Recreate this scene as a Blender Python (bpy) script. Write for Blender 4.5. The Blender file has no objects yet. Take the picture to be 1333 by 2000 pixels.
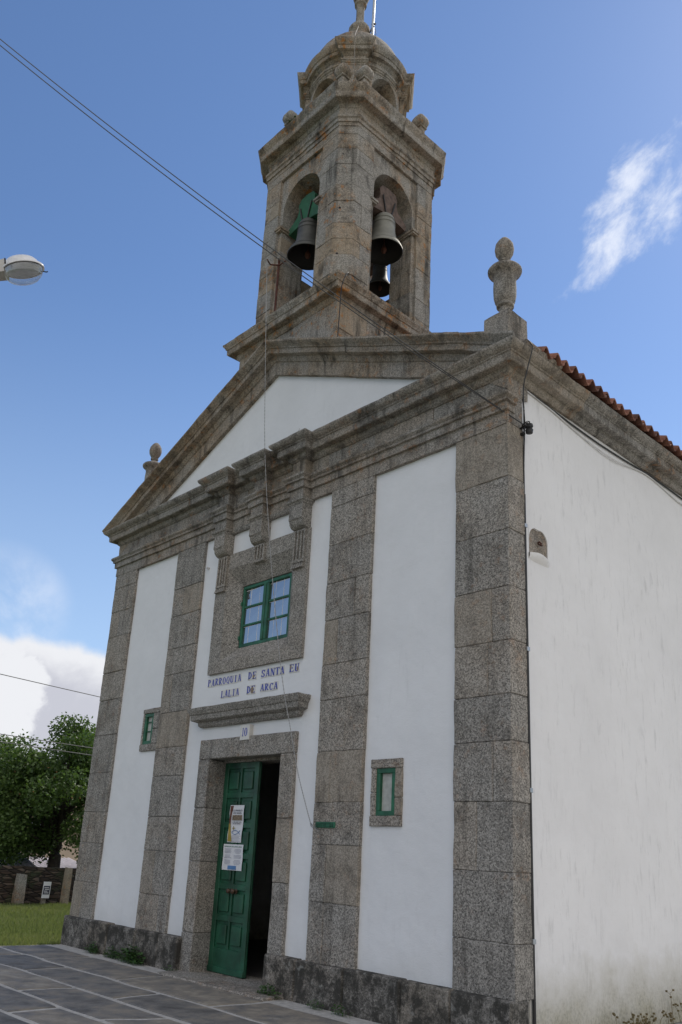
import bpy, bmesh, math, random, mathutils
import mathutils.noise
from mathutils import Vector, Matrix, Euler
random.seed(11)
rad = math.radians
SC = bpy.context.scene
COL = SC.collection

# ------------------------------------------------------------------ camera
cd = bpy.data.cameras.new('camera'); cam = bpy.data.objects.new('camera', cd); COL.objects.link(cam)
cam.location = (9.326, -6.970, 1.610)
cam.rotation_euler = (rad(107.89888), rad(-2.94301), rad(46.74831))
cd.sensor_width = 36; cd.lens = 1629.11/2000*36
cd.shift_x = 0.00567; cd.shift_y = 0.07164
cd.clip_start = 0.05; cd.clip_end = 3000
SC.camera = cam

# ------------------------------------------------------------------ light
SUN_AZ = rad(-4.0)          # from +y (behind the church), slightly to -x
SUN_EL = rad(47)
sdir = Vector((math.sin(SUN_AZ)*math.cos(SUN_EL), math.cos(SUN_AZ)*math.cos(SUN_EL), math.sin(SUN_EL)))
sl = bpy.data.lights.new('sun', 'SUN'); sl.energy = 3.2; sl.angle = rad(0.6); sl.color = (1, .93, .82)
so = bpy.data.objects.new('sun', sl); COL.objects.link(so); so.rotation_euler = sdir.to_track_quat('Z', 'Y').to_euler()
so.location = (0, 0, 40)

W = bpy.data.worlds.new('World'); SC.world = W; W.use_nodes = True
nt = W.node_tree; N = nt.nodes; L = nt.links
N.clear()
def wn(t, **k):
    n = N.new(t)
    for a, b in k.items(): setattr(n, a, b)
    return n
out = wn('ShaderNodeOutputWorld'); bg = wn('ShaderNodeBackground'); L.new(bg.outputs[0], out.inputs[0])
bg.inputs[1].default_value = 0.115
sky = wn('ShaderNodeTexSky', sky_type='NISHITA'); sky.sun_disc = False
sky.sun_elevation = SUN_EL; sky.sun_rotation = SUN_AZ; sky.altitude = 300; sky.air_density = 1.0; sky.dust_density = 0.2; sky.ozone_density = 3.0
tc = wn('ShaderNodeTexCoord')
def vmath(op, a, b=None):
    n = wn('ShaderNodeVectorMath', operation=op)
    for i, v in enumerate((a, b)):
        if v is None: continue
        if isinstance(v, (tuple, list)): n.inputs[i].default_value = v
        else: L.new(v, n.inputs[i])
    return n.outputs['Value'] if op == 'DOT_PRODUCT' else n.outputs[0]
def wm(op, a, b=0.0, c=0.0):
    n = wn('ShaderNodeMath', operation=op)
    for i, v in enumerate((a, b, c)):
        if isinstance(v, (int, float)): n.inputs[i].default_value = v
        else: L.new(v, n.inputs[i])
    return n.outputs[0]
def wmap(v, a, b, c=0.0, d=1.0):
    n = wn('ShaderNodeMapRange', interpolation_type='SMOOTHSTEP')
    L.new(v, n.inputs[0])
    for i, q in enumerate((a, b, c, d)): n.inputs[i+1].default_value = q
    return n.outputs[0]
D = vmath('NORMALIZE', tc.outputs['Generated'])
def wnoise(vec, scale, detail=8, rough=.55, dist=0.0):
    n = wn('ShaderNodeTexNoise'); L.new(vec, n.inputs['Vector'])
    n.inputs['Scale'].default_value = scale; n.inputs['Detail'].default_value = detail
    n.inputs['Roughness'].default_value = rough; n.inputs['Distortion'].default_value = dist
    return n.outputs[0]
def blob(d, c0, c1):
    d = Vector(d).normalized()
    return wmap(vmath('DOT_PRODUCT', D, tuple(d)), c0, c1)
# torn wisp high on the right, in coordinates along and across its own diagonal
W0, WA, WB = (-.3178, .6772, .6636), (.8599, -.0891, .5027), (.3995, .7304, -.5540)
wd0 = wm('MAXIMUM', vmath('DOT_PRODUCT', D, W0), .05)
wp = wm('DIVIDE', vmath('DOT_PRODUCT', D, WA), wd0); wq = wm('DIVIDE', vmath('DOT_PRODUCT', D, WB), wd0)
cx_ = wn('ShaderNodeCombineXYZ'); L.new(wm('MULTIPLY', wp, 16.0), cx_.inputs[0]); L.new(wm('MULTIPLY', wq, 27.0), cx_.inputs[1])
wz = wnoise(cx_.outputs[0], 1.15, 13, .64, 0.22)
wz2 = wnoise(cx_.outputs[0], .45, 3, .5, 0.3)
du = wm('DIVIDE', wm('ADD', wp, .010), .130); dv = wm('DIVIDE', wm('ADD', wq, -.012), .072)
rr_ = wm('SQRT', wm('ADD', wm('MULTIPLY', du, du), wm('MULTIPLY', dv, dv)))
wmask = wmap(rr_, 1.15, .25)
wv_ = wm('ADD', wm('MULTIPLY', wz, .75), wm('MULTIPLY', wz2, .35))
wisp = wmap(wm('ADD', wv_, wm('MULTIPLY', wm('SUBTRACT', wmask, 1.0), .36)), .39, .70)
wisp = wm('MULTIPLY', wm('MULTIPLY', wisp, .78), wmap(vmath('DOT_PRODUCT', D, W0), .5, .9))
mp = wn('ShaderNodeMapping'); L.new(D, mp.inputs[0]); mp.inputs['Rotation'].default_value = (0.3, 0.9, 0.5); mp.inputs['Scale'].default_value = (2.6, 1, 1)
# faint streaks elsewhere
fz = wnoise(mp.outputs[0], 3.2, 7, .6, .8)
faint = wm('MULTIPLY', wmap(fz, .50, .72), wm('MULTIPLY', blob((-.912, .330, .240), .9965, .9995), .55))
# cumulus bank low on the left
cz = wnoise(D, 7.0, 9, .55, 0.2)
sx = wn('ShaderNodeSeparateXYZ'); L.new(D, sx.inputs[0])
elev = sx.outputs['Z']
cedge = wm('ADD', elev, wm('MULTIPLY', wm('SUBTRACT', cz, .5), -.10))
cum = wm('MULTIPLY', wmap(cedge, .212, .196), wmap(vmath('DOT_PRODUCT', D, tuple(Vector((-1, .3, 0)).normalized())), .2, .75))
cshade = wnoise(D, 11.0, 8, .6, 0.5)
bdot = wm('ADD', vmath('DOT_PRODUCT', D, tuple(Vector((-.930, .340, .128)).normalized())), wm('MULTIPLY', wm('SUBTRACT', cshade, .5), .0085))
cfac = wm('ADD', wmap(cedge, .150, .200), wm('ADD', wm('MULTIPLY', wmap(bdot, .9978, .9990), .9), wm('MULTIPLY', wm('SUBTRACT', wnoise(D, 16.0, 9, .62, .3), .5), 1.3)))
ccol = wn('ShaderNodeMix', data_type='RGBA'); L.new(wmap(cfac, .05, .95), ccol.inputs['Factor'])
CLS = 1.0
ccol.inputs['A'].default_value = (4.7, 4.8, 5.4, 1); ccol.inputs['B'].default_value = (6.9, 7.0, 7.3, 1)
# unseen bright cloud added behind the viewer to light facade and side wall
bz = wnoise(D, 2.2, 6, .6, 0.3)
back_fill = wm('MULTIPLY', wmap(vmath('DOT_PRODUCT', D, tuple(Vector((.80, -.30, .55)).normalized())), .10, .70), wmap(bz, .30, .52))
# combine
def mixc(fac, a, b):
    n = wn('ShaderNodeMix', data_type='RGBA'); L.new(fac, n.inputs['Factor'])
    for v, s in ((a, 'A'), (b, 'B')):
        if isinstance(v, tuple): n.inputs[s].default_value = v
        else: L.new(v, n.inputs[s])
    return n.outputs['Result']
tint = wn('ShaderNodeMix', data_type='RGBA', blend_type='MULTIPLY'); tint.inputs['Factor'].default_value = 1
L.new(sky.outputs[0], tint.inputs['A']); tint.inputs['B'].default_value = (.97, 1.06, 1.17, 1)
c = mixc(wm('MULTIPLY', wmap(elev, .62, .06), .50), tint.outputs['Result'], (4.6, 5.9, 7.5, 1))
c = mixc(wm('MAXIMUM', wisp, faint), c, (7.6, 7.9, 8.6, 1))
c = mixc(cum, c, ccol.outputs['Result'])
c = mixc(back_fill, c, (8.2, 8.05, 8.0, 1))
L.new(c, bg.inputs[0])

vs = SC.view_settings
vs.view_transform = 'Standard'; vs.look = 'None'; vs.exposure = 0.12; vs.gamma = 1.0; vs.use_curve_mapping = False
SC.cycles.max_bounces = 6; SC.cycles.transparent_max_bounces = 8

# ------------------------------------------------------------------ materials
class MT:
    def __init__(s, name):
        s.m = bpy.data.materials.new(name); s.m.use_nodes = True
        s.t = s.m.node_tree; s.N = s.t.nodes; s.L = s.t.links
        s.b = s.N['Principled BSDF']; s.tc = s.N.new('ShaderNodeTexCoord'); s.P = s.tc.outputs['Object']
    def put(s, v, sock):
        if isinstance(v, (int, float)): sock.default_value = v
        elif isinstance(v, tuple): sock.default_value = v if len(v) == 4 or sock.type == 'VECTOR' else (*v, 1)
        else: s.L.new(v, sock)
    def mapv(s, scale=(1, 1, 1), rot=(0, 0, 0), loc=(0, 0, 0)):
        n = s.N.new('ShaderNodeMapping'); s.L.new(s.P, n.inputs[0])
        n.inputs['Scale'].default_value = scale; n.inputs['Rotation'].default_value = rot; n.inputs['Location'].default_value = loc
        return n.outputs[0]
    def noise(s, scale, detail=4, rough=.55, vec=None, dist=0, col=False):
        n = s.N.new('ShaderNodeTexNoise'); s.L.new(vec or s.P, n.inputs['Vector'])
        n.inputs['Scale'].default_value = scale; n.inputs['Detail'].default_value = detail
        n.inputs['Roughness'].default_value = rough; n.inputs['Distortion'].default_value = dist
        return n.outputs[1 if col else 0]
    def voro(s, scale, out='Color', vec=None, feature='F1', rnd=1):
        n = s.N.new('ShaderNodeTexVoronoi'); n.feature = feature; s.L.new(vec or s.P, n.inputs['Vector'])
        n.inputs['Scale'].default_value = scale; n.inputs['Randomness'].default_value = rnd
        return n.outputs[out]
    def ramp(s, v, a, b, c=0., d=1.):
        n = s.N.new('ShaderNodeMapRange'); s.L.new(v, n.inputs[0])
        for i, q in enumerate((a, b, c, d)): n.inputs[i+1].default_value = q
        return n.outputs[0]
    def math(s, op, a, b=0., c=0.):
        n = s.N.new('ShaderNodeMath'); n.operation = op
        for i, v in enumerate((a, b, c)): s.put(v, n.inputs[i])
        return n.outputs[0]
    def mix(s, f, a, b, blend='MIX'):
        n = s.N.new('ShaderNodeMix'); n.data_type = 'RGBA'; n.blend_type = blend
        s.put(f, n.inputs['Factor']); s.put(a, n.inputs['A']); s.put(b, n.inputs['B'])
        return n.outputs['Result']
    def cr(s, v, stops):
        n = s.N.new('ShaderNodeValToRGB'); s.L.new(v, n.inputs[0]); e = n.color_ramp.elements
        while len(e) < len(stops): e.new(.5)
        for i, (p, c) in enumerate(stops): e[i].position = p; e[i].color = (*c, 1)
        return n.outputs[0]
    def sep(s, v=None):
        n = s.N.new('ShaderNodeSeparateXYZ'); s.L.new(v or s.P, n.inputs[0]); return n.outputs
    def attr(s, name):
        n = s.N.new('ShaderNodeAttribute'); n.attribute_name = name; return n.outputs['Fac']
    def bump(s, h, strength=.4, dist=.01):
        n = s.N.new('ShaderNodeBump'); s.put(h, n.inputs['Height'])
        n.inputs['Strength'].default_value = strength; n.inputs['Distance'].default_value = dist
        s.L.new(n.outputs[0], s.b.inputs['Normal'])
    def col(s, v): s.put(v, s.b.inputs['Base Color']); return s
    def rough(s, v): s.put(v, s.b.inputs['Roughness']); return s

def plain(name, c, rough=.6, metal=0., var=.15, scale=8, bump=0):
    m = MT(name); v = m.ramp(m.noise(scale, 5), .3, .7, 1-var, 1+var)
    g = m.N.new('ShaderNodeCombineColor')
    for i in range(3): m.L.new(v, g.inputs[i])
    m.col(m.mix(1.0, (*c, 1), g.outputs[0], 'MULTIPLY')); m.rough(rough); m.b.inputs['Metallic'].default_value = metal
    if bump: m.bump(m.noise(scale*6, 4), bump, .01)
    return m.m

def granite(name, light=.27, warm=0.3, dark=0.25, lichen=0.0, white=0.15, mould=0.0, grain=42, con=.62):
    m = MT(name)
    tone = m.attr('tone')
    # crystals: cells of feldspar, quartz and dark mica over a fine noise
    warp = m.N.new('ShaderNodeVectorMath'); warp.operation = 'MULTIPLY_ADD'; m.L.new(m.noise(grain*1.4, 2, .5, col=True), warp.inputs[0])
    warp.inputs[1].default_value = (.012, .012, .012); m.L.new(m.P, warp.inputs[2])
    g1 = m.sep(m.voro(grain*2.0, 'Color', warp.outputs[0]))[0]
    g2 = m.noise(grain*1.1, 4, .65)
    grainv = m.math('ADD', m.math('MULTIPLY', g1, .60), m.math('MULTIPLY', g2, .40))
    l = light
    col = m.cr(grainv, [(p_, tuple(l*b_*(1+(f_-1)*con) for b_ in (1.0, .94, .85))) for p_, f_ in ((.18, .10), (.34, .62), (.52, 1.02), (.74, 1.75))])
    # warm / grey drift across the stone and from block to block
    wv = m.ramp(m.math('ADD', m.noise(1.3, 5, .6), m.math('MULTIPLY', tone, .16)), .38, .68)
    col = m.mix(m.math('MULTIPLY', wv, warm), col, (.92, .66, .40, 1), 'MULTIPLY')
    tv = m.math('ADD', 1.0, m.math('MULTIPLY', tone, .11))
    tc = m.N.new('ShaderNodeCombineColor')
    for i in range(3): m.L.new(tv, tc.inputs[i])
    col = m.mix(1.0, col, tc.outputs[0], 'MULTIPLY')
    # now and then a paler, smoother, browner block
    pb = m.ramp(tone, .55, .80)
    col = m.mix(m.math('MULTIPLY', pb, .42), col, (l*1.05, l*.90, l*.70, 1))
    # dark weather crust
    dk = m.ramp(m.noise(2.6, 9, .74, dist=.3), .50, .66)
    col = m.mix(m.math('MULTIPLY', dk, dark), col, (.030, .029, .027, 1))
    st = m.math('MULTIPLY', m.ramp(m.noise(1.0, 8, .68, m.mapv((7, 7, .5))), .50, .64), m.ramp(m.noise(1.7, 4, .6), .38, .58))
    col = m.mix(m.math('MULTIPLY', st, min(1, dark*1.25)), col, (.042, .039, .034, 1))
    if mould:
        md = m.math('MULTIPLY', m.ramp(m.noise(5.5, 10, .78, dist=.2), .40, .54), m.ramp(m.noise(1.3, 5, .6), .20, .40))
        col = m.mix(m.math('MULTIPLY', md, mould), col, (.040, .038, .033, 1))
    if white:
        wl = m.math('MULTIPLY', m.ramp(m.noise(9, 4, .6), .62, .70), m.ramp(m.noise(.9, 3), .45, .6))
        col = m.mix(m.math('MULTIPLY', wl, white), col, (.52, .52, .48, 1))
    if lichen:
        ll = m.math('MULTIPLY', m.ramp(m.noise(9, 6, .65), .56, .64), m.ramp(m.noise(1.3, 3), .44, .58))
        col = m.mix(m.math('MULTIPLY', ll, lichen), col, (.38, .15, .025, 1))
    m.col(col); m.rough(.92); m.b.inputs['Specular IOR Level'].default_value = .25
    h = m.math('ADD', m.math('MULTIPLY', grainv, .8), m.noise(6, 5, .6))
    m.bump(h, .55, .016)
    return m.m

GR = granite('granite_grey', .285, .20, .42, con=.72, lichen=.18)
GR2 = granite('granite_window_bay', .285, .16, .24, con=.7, white=.0)
GRW = granite('granite_weathered_warm', .29, .60, .62, lichen=.45, white=.25, grain=40, con=.5)
GRT = granite('granite_tower', .31, .66, .72, lichen=.80, white=.40, grain=38, con=.48)
GRC = granite('granite_cornice', .28, .36, .66, lichen=.35, white=.18, con=.55)
GRP = granite('granite_plinth', .24, .20, .35, white=.35, mould=.93)

def plaster(name, streak=.0, base=(.80, .80, .80), low=0.0):
    m = MT(name)
    n = m.ramp(m.noise(.8, 7, .65), .3, .7, .90, 1.0)
    g = m.N.new('ShaderNodeCombineColor')
    for i in range(3): m.L.new(n, g.inputs[i])
    col = m.mix(1.0, (*base, 1), g.outputs[0], 'MULTIPLY')
    sp = m.ramp(m.noise(26, 3, .6), .70, .78)
    col = m.mix(m.math('MULTIPLY', sp, .10 + streak*.15), col, (.35, .34, .32, 1))
    z = m.sep()[2]
    if streak:
        s1 = m.ramp(m.noise(1.0, 9, .72, m.mapv((11, 11, 2.4))), .54, .82)
        s2 = m.ramp(m.noise(.75, 5, .6), .42, .62)
        col = m.mix(m.math('MULTIPLY', m.math('MULTIPLY', s1, s2), streak), col, (.27, .265, .26, 1))
        s3 = m.math('MULTIPLY', m.ramp(m.noise(18, 6, .8, m.mapv((1, 1, .35))), .55, .75), m.ramp(m.noise(1.4, 4, .6), .5, .66))
        col = m.mix(m.math('MULTIPLY', s3, streak*.8), col, (.30, .29, .28, 1))
    if low:
        zz = m.math('ADD', z, m.math('MULTIPLY', m.noise(2.2, 6, .65), -.9))
        b = m.ramp(zz, .35, -.45)
        col = m.mix(m.math('MULTIPLY', b, low), col, (.36, .33, .22, 1))
        b2 = m.math('MULTIPLY', m.ramp(zz, .05, -.5), m.ramp(m.noise(30, 4, .7), .45, .65))
        col = m.mix(m.math('MULTIPLY', b2, low*.7), col, (.10, .10, .07, 1))
    m.col(col); m.rough(.85); m.b.inputs['Specular IOR Level'].default_value = .2
    m.bump(m.math('ADD', m.math('ADD', m.noise(5, 4, .5), m.math('MULTIPLY', m.noise(1.6, 3, .5), 2.2)), m.math('MULTIPLY', m.noise(70, 3, .6), .3)), .5, .018)
    return m.m
PLF = plaster('white_plaster_facade', .20, (.79, .795, .805), .22)
PLS = plaster('white_plaster_nave', .55, (.82, .81, .805), .85)
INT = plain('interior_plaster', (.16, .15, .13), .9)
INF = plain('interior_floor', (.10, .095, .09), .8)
GRN = plain('green_door_paint', (.013, .074, .040), .42, 0, .55, 3.5, .15)
GRN2 = plain('green_window_paint', (.014, .105, .052), .5, 0, .45, 7, .15)
GRN3 = plain('green_yoke_paint', (.018, .10, .048), .75, 0, .3, 6, .1)
DKM = plain('dark_steel', (.035, .034, .034), .5, .6, .3, 30)
RUST = plain('rusty_iron', (.09, .035, .025), .85, .2, .4, 25, .2)
STEEL = plain('galvanised_steel', (.42, .44, .46), .45, .8, .12, 12)
BRZ = plain('bell_bronze_dark', (.085, .085, .078), .6, .35, .3, 6, .08)
BRZ2 = plain('bell_bronze_pale', (.23, .225, .195), .6, .25, .2, 6, .06)
BRZ3 = plain('bell_inside', (.02, .02, .02), .8)
WOODY = plain('old_yoke_wood', (.12, .085, .07), .9, 0, .4, 14, .3)
BLK = plain('black_cable', (.022, .022, .023), .55)
GREYC = plain('grey_cable', (.30, .30, .30), .5)
WHC = plain('white_cable', (.62, .61, .60), .5)
UWIRE = plain('old_wire', (.13, .13, .13), .6)
WIREM = plain('conductor_wire', (.30, .27, .24), .5, .4)
CABM = plain('worn_cable', (.045, .045, .047), .35)
BRASS = plain('brass_knob', (.12, .075, .05), .5, .7)
WHITE = plain('white_paint', (.78, .78, .78), .4)
PAPER = plain('paper', (.72, .72, .74), .7, 0, .04)
CURT = plain('pale_curtain', (.42, .43, .40), .9, 0, .15, 18)
TILEW = plain('glazed_white_tile', (.62, .60, .56), .3, 0, .1, 20)
TILEB = plain('cobalt_glaze', (.045, .06, .36), .35, 0, .25, 30)
RUSTT = plain('chipped_tile_body', (.26, .20, .15), .9, 0, .3, 30)
LAMPB = plain('lamp_housing_white', (.78, .77, .78), .35)
LAMPA = plain('lamp_arm_grey', (.45, .43, .40), .5, .3)
LEAFW = plain('weed_leaf', (.045, .105, .02), .7, 0, .35, 20)
DRYW = plain('dry_stem', (.14, .11, .05), .8, 0, .3, 20)

def glass(name, tint=(.9, .95, .97), rough=.02, alpha=None):
    m = MT(name); m.col((*tint, 1)); m.rough(rough); m.b.inputs['Transmission Weight'].default_value = 1.0; m.b.inputs['IOR'].default_value = 1.45
    return m.m
GLS = MT('window_glass'); GLS.col((.36, .39, .43, 1)); GLS.rough(.035); GLS.b.inputs['Metallic'].default_value = .9; GLS = GLS.m
m = MT('lamp_bowl_glass'); tp = m.N.new('ShaderNodeBsdfTransparent'); gl = m.N.new('ShaderNodeBsdfGlossy'); gl.inputs['Roughness'].default_value = .08
df = m.N.new('ShaderNodeBsdfDiffuse'); df.inputs[0].default_value = (.75, .77, .78, 1); mx = m.N.new('ShaderNodeMixShader'); mx2 = m.N.new('ShaderNodeMixShader'); lw_ = m.N.new('ShaderNodeLayerWeight'); lw_.inputs[0].default_value = .35
mx2.inputs[0].default_value = .45; m.L.new(gl.outputs[0], mx2.inputs[1]); m.L.new(df.outputs[0], mx2.inputs[2]); m.L.new(m.ramp(lw_.outputs['Facing'], 0, 1, .12, .75), mx.inputs[0])
m.L.new(tp.outputs[0], mx.inputs[1]); m.L.new(mx2.outputs[0], mx.inputs[2]); m.L.new(mx.outputs[0], m.N['Material Output'].inputs[0]); BOWL = m.m

m = MT('terracotta_tile')
tn = m.noise(4.5, 6, .65)
tcol = m.cr(tn, [(.28, (.08, .045, .036)), (.46, (.175, .075, .050)), (.62, (.25, .115, .075)), (.78, (.38, .24, .17))])
tb = m.math('ADD', 1.0, m.math('MULTIPLY', m.attr('tone'), .35))
tcc = m.N.new('ShaderNodeCombineColor')
for i in range(3): m.L.new(tb, tcc.inputs[i])
m.col(m.mix(1.0, tcol, tcc.outputs[0], 'MULTIPLY')); m.rough(.85); m.bump(m.noise(40, 4), .3, .01)
TER = m.m

m = MT('slate_slab')
sv = m.math('ADD', m.noise(3.0, 8, .65, dist=.3), m.math('MULTIPLY', m.attr('tone'), .10))
scol = m.cr(sv, [(.28, (.085, .080, .074)), (.44, (.160, .152, .142)), (.58, (.235, .208, .172)), (.76, (.36, .32, .26))])
lw = m.math('MULTIPLY', m.ramp(m.noise(4, 6, .7), .60, .68), m.ramp(m.noise(.6, 2), .55, .65))
scol = m.mix(m.math('MULTIPLY', lw, .7), scol, (.34, .33, .31, 1))
m.col(scol); m.rough(m.ramp(m.noise(5, 4), .3, .7, .55, .85)); m.bump(m.math('ADD', m.noise(7, 7, .7), m.math('MULTIPLY', m.noise(60, 4), .3)), .6, .02)
SLB = m.m
m = MT('mortar'); m.col(m.cr(m.noise(14, 6, .7), [(.3, (.30, .29, .27)), (.55, (.48, .46, .43)), (.8, (.60, .58, .54))])); m.rough(.95); m.bump(m.noise(50, 5), .5, .01)
MOR = m.m
m = MT('bounce_gravel'); m.col(m.cr(m.noise(9, 8, .7), [(.3, (.22, .21, .19)), (.55, (.35, .34, .315)), (.75, (.46, .45, .42))])); m.rough(.95); m.bump(m.noise(40, 5), .6, .02); YARD = m.m
m = MT('lawn_soil')
lc = m.cr(m.noise(2.2, 8, .68), [(.3, (.075, .095, .035)), (.5, (.13, .14, .055)), (.7, (.21, .19, .09))])
lc = m.mix(m.ramp(m.noise(60, 3, .7), .4, .7), lc, (.05, .085, .018, 1)); m.col(lc); m.rough(1.0); m.bump(m.noise(55, 4, .7), .9, .03)
LAWN = m.m
def leafmat(name, a, b, c):
    m = MT(name); oi = m.attr('tone')
    m.col(m.cr(m.ramp(oi, -1, 1), [(.0, a), (.55, b), (1.0, c)])); m.rough(.55)
    m.b.inputs['Subsurface Weight'].default_value = 0
    # thin leaves let some light through
    tr = m.N.new('ShaderNodeBsdfTranslucent'); mx = m.N.new('ShaderNodeMixShader'); mx.inputs[0].default_value = .30
    m.put((b[0]*1.6, b[1]*1.7, b[2]*1.0), tr.inputs[0])
    m.L.new(m.b.outputs[0], mx.inputs[1]); m.L.new(tr.outputs[0], mx.inputs[2]); m.L.new(mx.outputs[0], m.N['Material Output'].inputs[0])
    return m.m
LEAF = leafmat('oak_leaf', (.030, .058, .015), (.070, .120, .028), (.13, .195, .052))
BLADE = leafmat('grass_blade', (.090, .125, .036), (.150, .180, .058), (.26, .25, .105))
BARK = plain('bark', (.045, .037, .028), .95, 0, .4, 12, .6)
m = MT('rubble_wall'); rv = m.mapv((3.2, 3.2, 13)); rc = m.sep(m.voro(1.0, 'Color', rv))[0]; rd = m.voro(1.0, 'Distance', rv, 'DISTANCE_TO_EDGE')
rcol = m.cr(rc, [(.1, (.040, .028, .022)), (.5, (.085, .055, .040)), (.9, (.15, .11, .085))])
rcol = m.mix(m.ramp(rd, .02, .10, 1, 0), rcol, (.016, .013, .011, 1)); rcol = m.mix(m.ramp(m.noise(2.2, 6, .7), .52, .66), rcol, (.05, .06, .03, 1))
m.col(rcol); m.rough(.95); m.bump(m.ramp(rd, 0, .15), .9, .03)
BRK = m.m
CORR = plain('corrugated_sheet', (.55, .50, .50), .8, 0, .2, 3)
HWALL = plain('house_render', (.55, .42, .33), .9, 0, .1, 1)
ORO = plain('orange_roof', (.42, .12, .05), .85, 0, .3, 3)
INKS = [plain('ink_dark', (.06, .06, .09), .7), plain('ink_gold', (.36, .27, .06), .7), plain('ink_brown', (.14, .05, .03), .7), plain('ink_blue', (.10, .22, .45), .7), plain('ink_green', (.02, .16, .08), .7), plain('ink_photo', (.20, .15, .10), .7, 0, .9, 60), plain('ink_grey', (.42, .42, .48), .7)]

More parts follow.
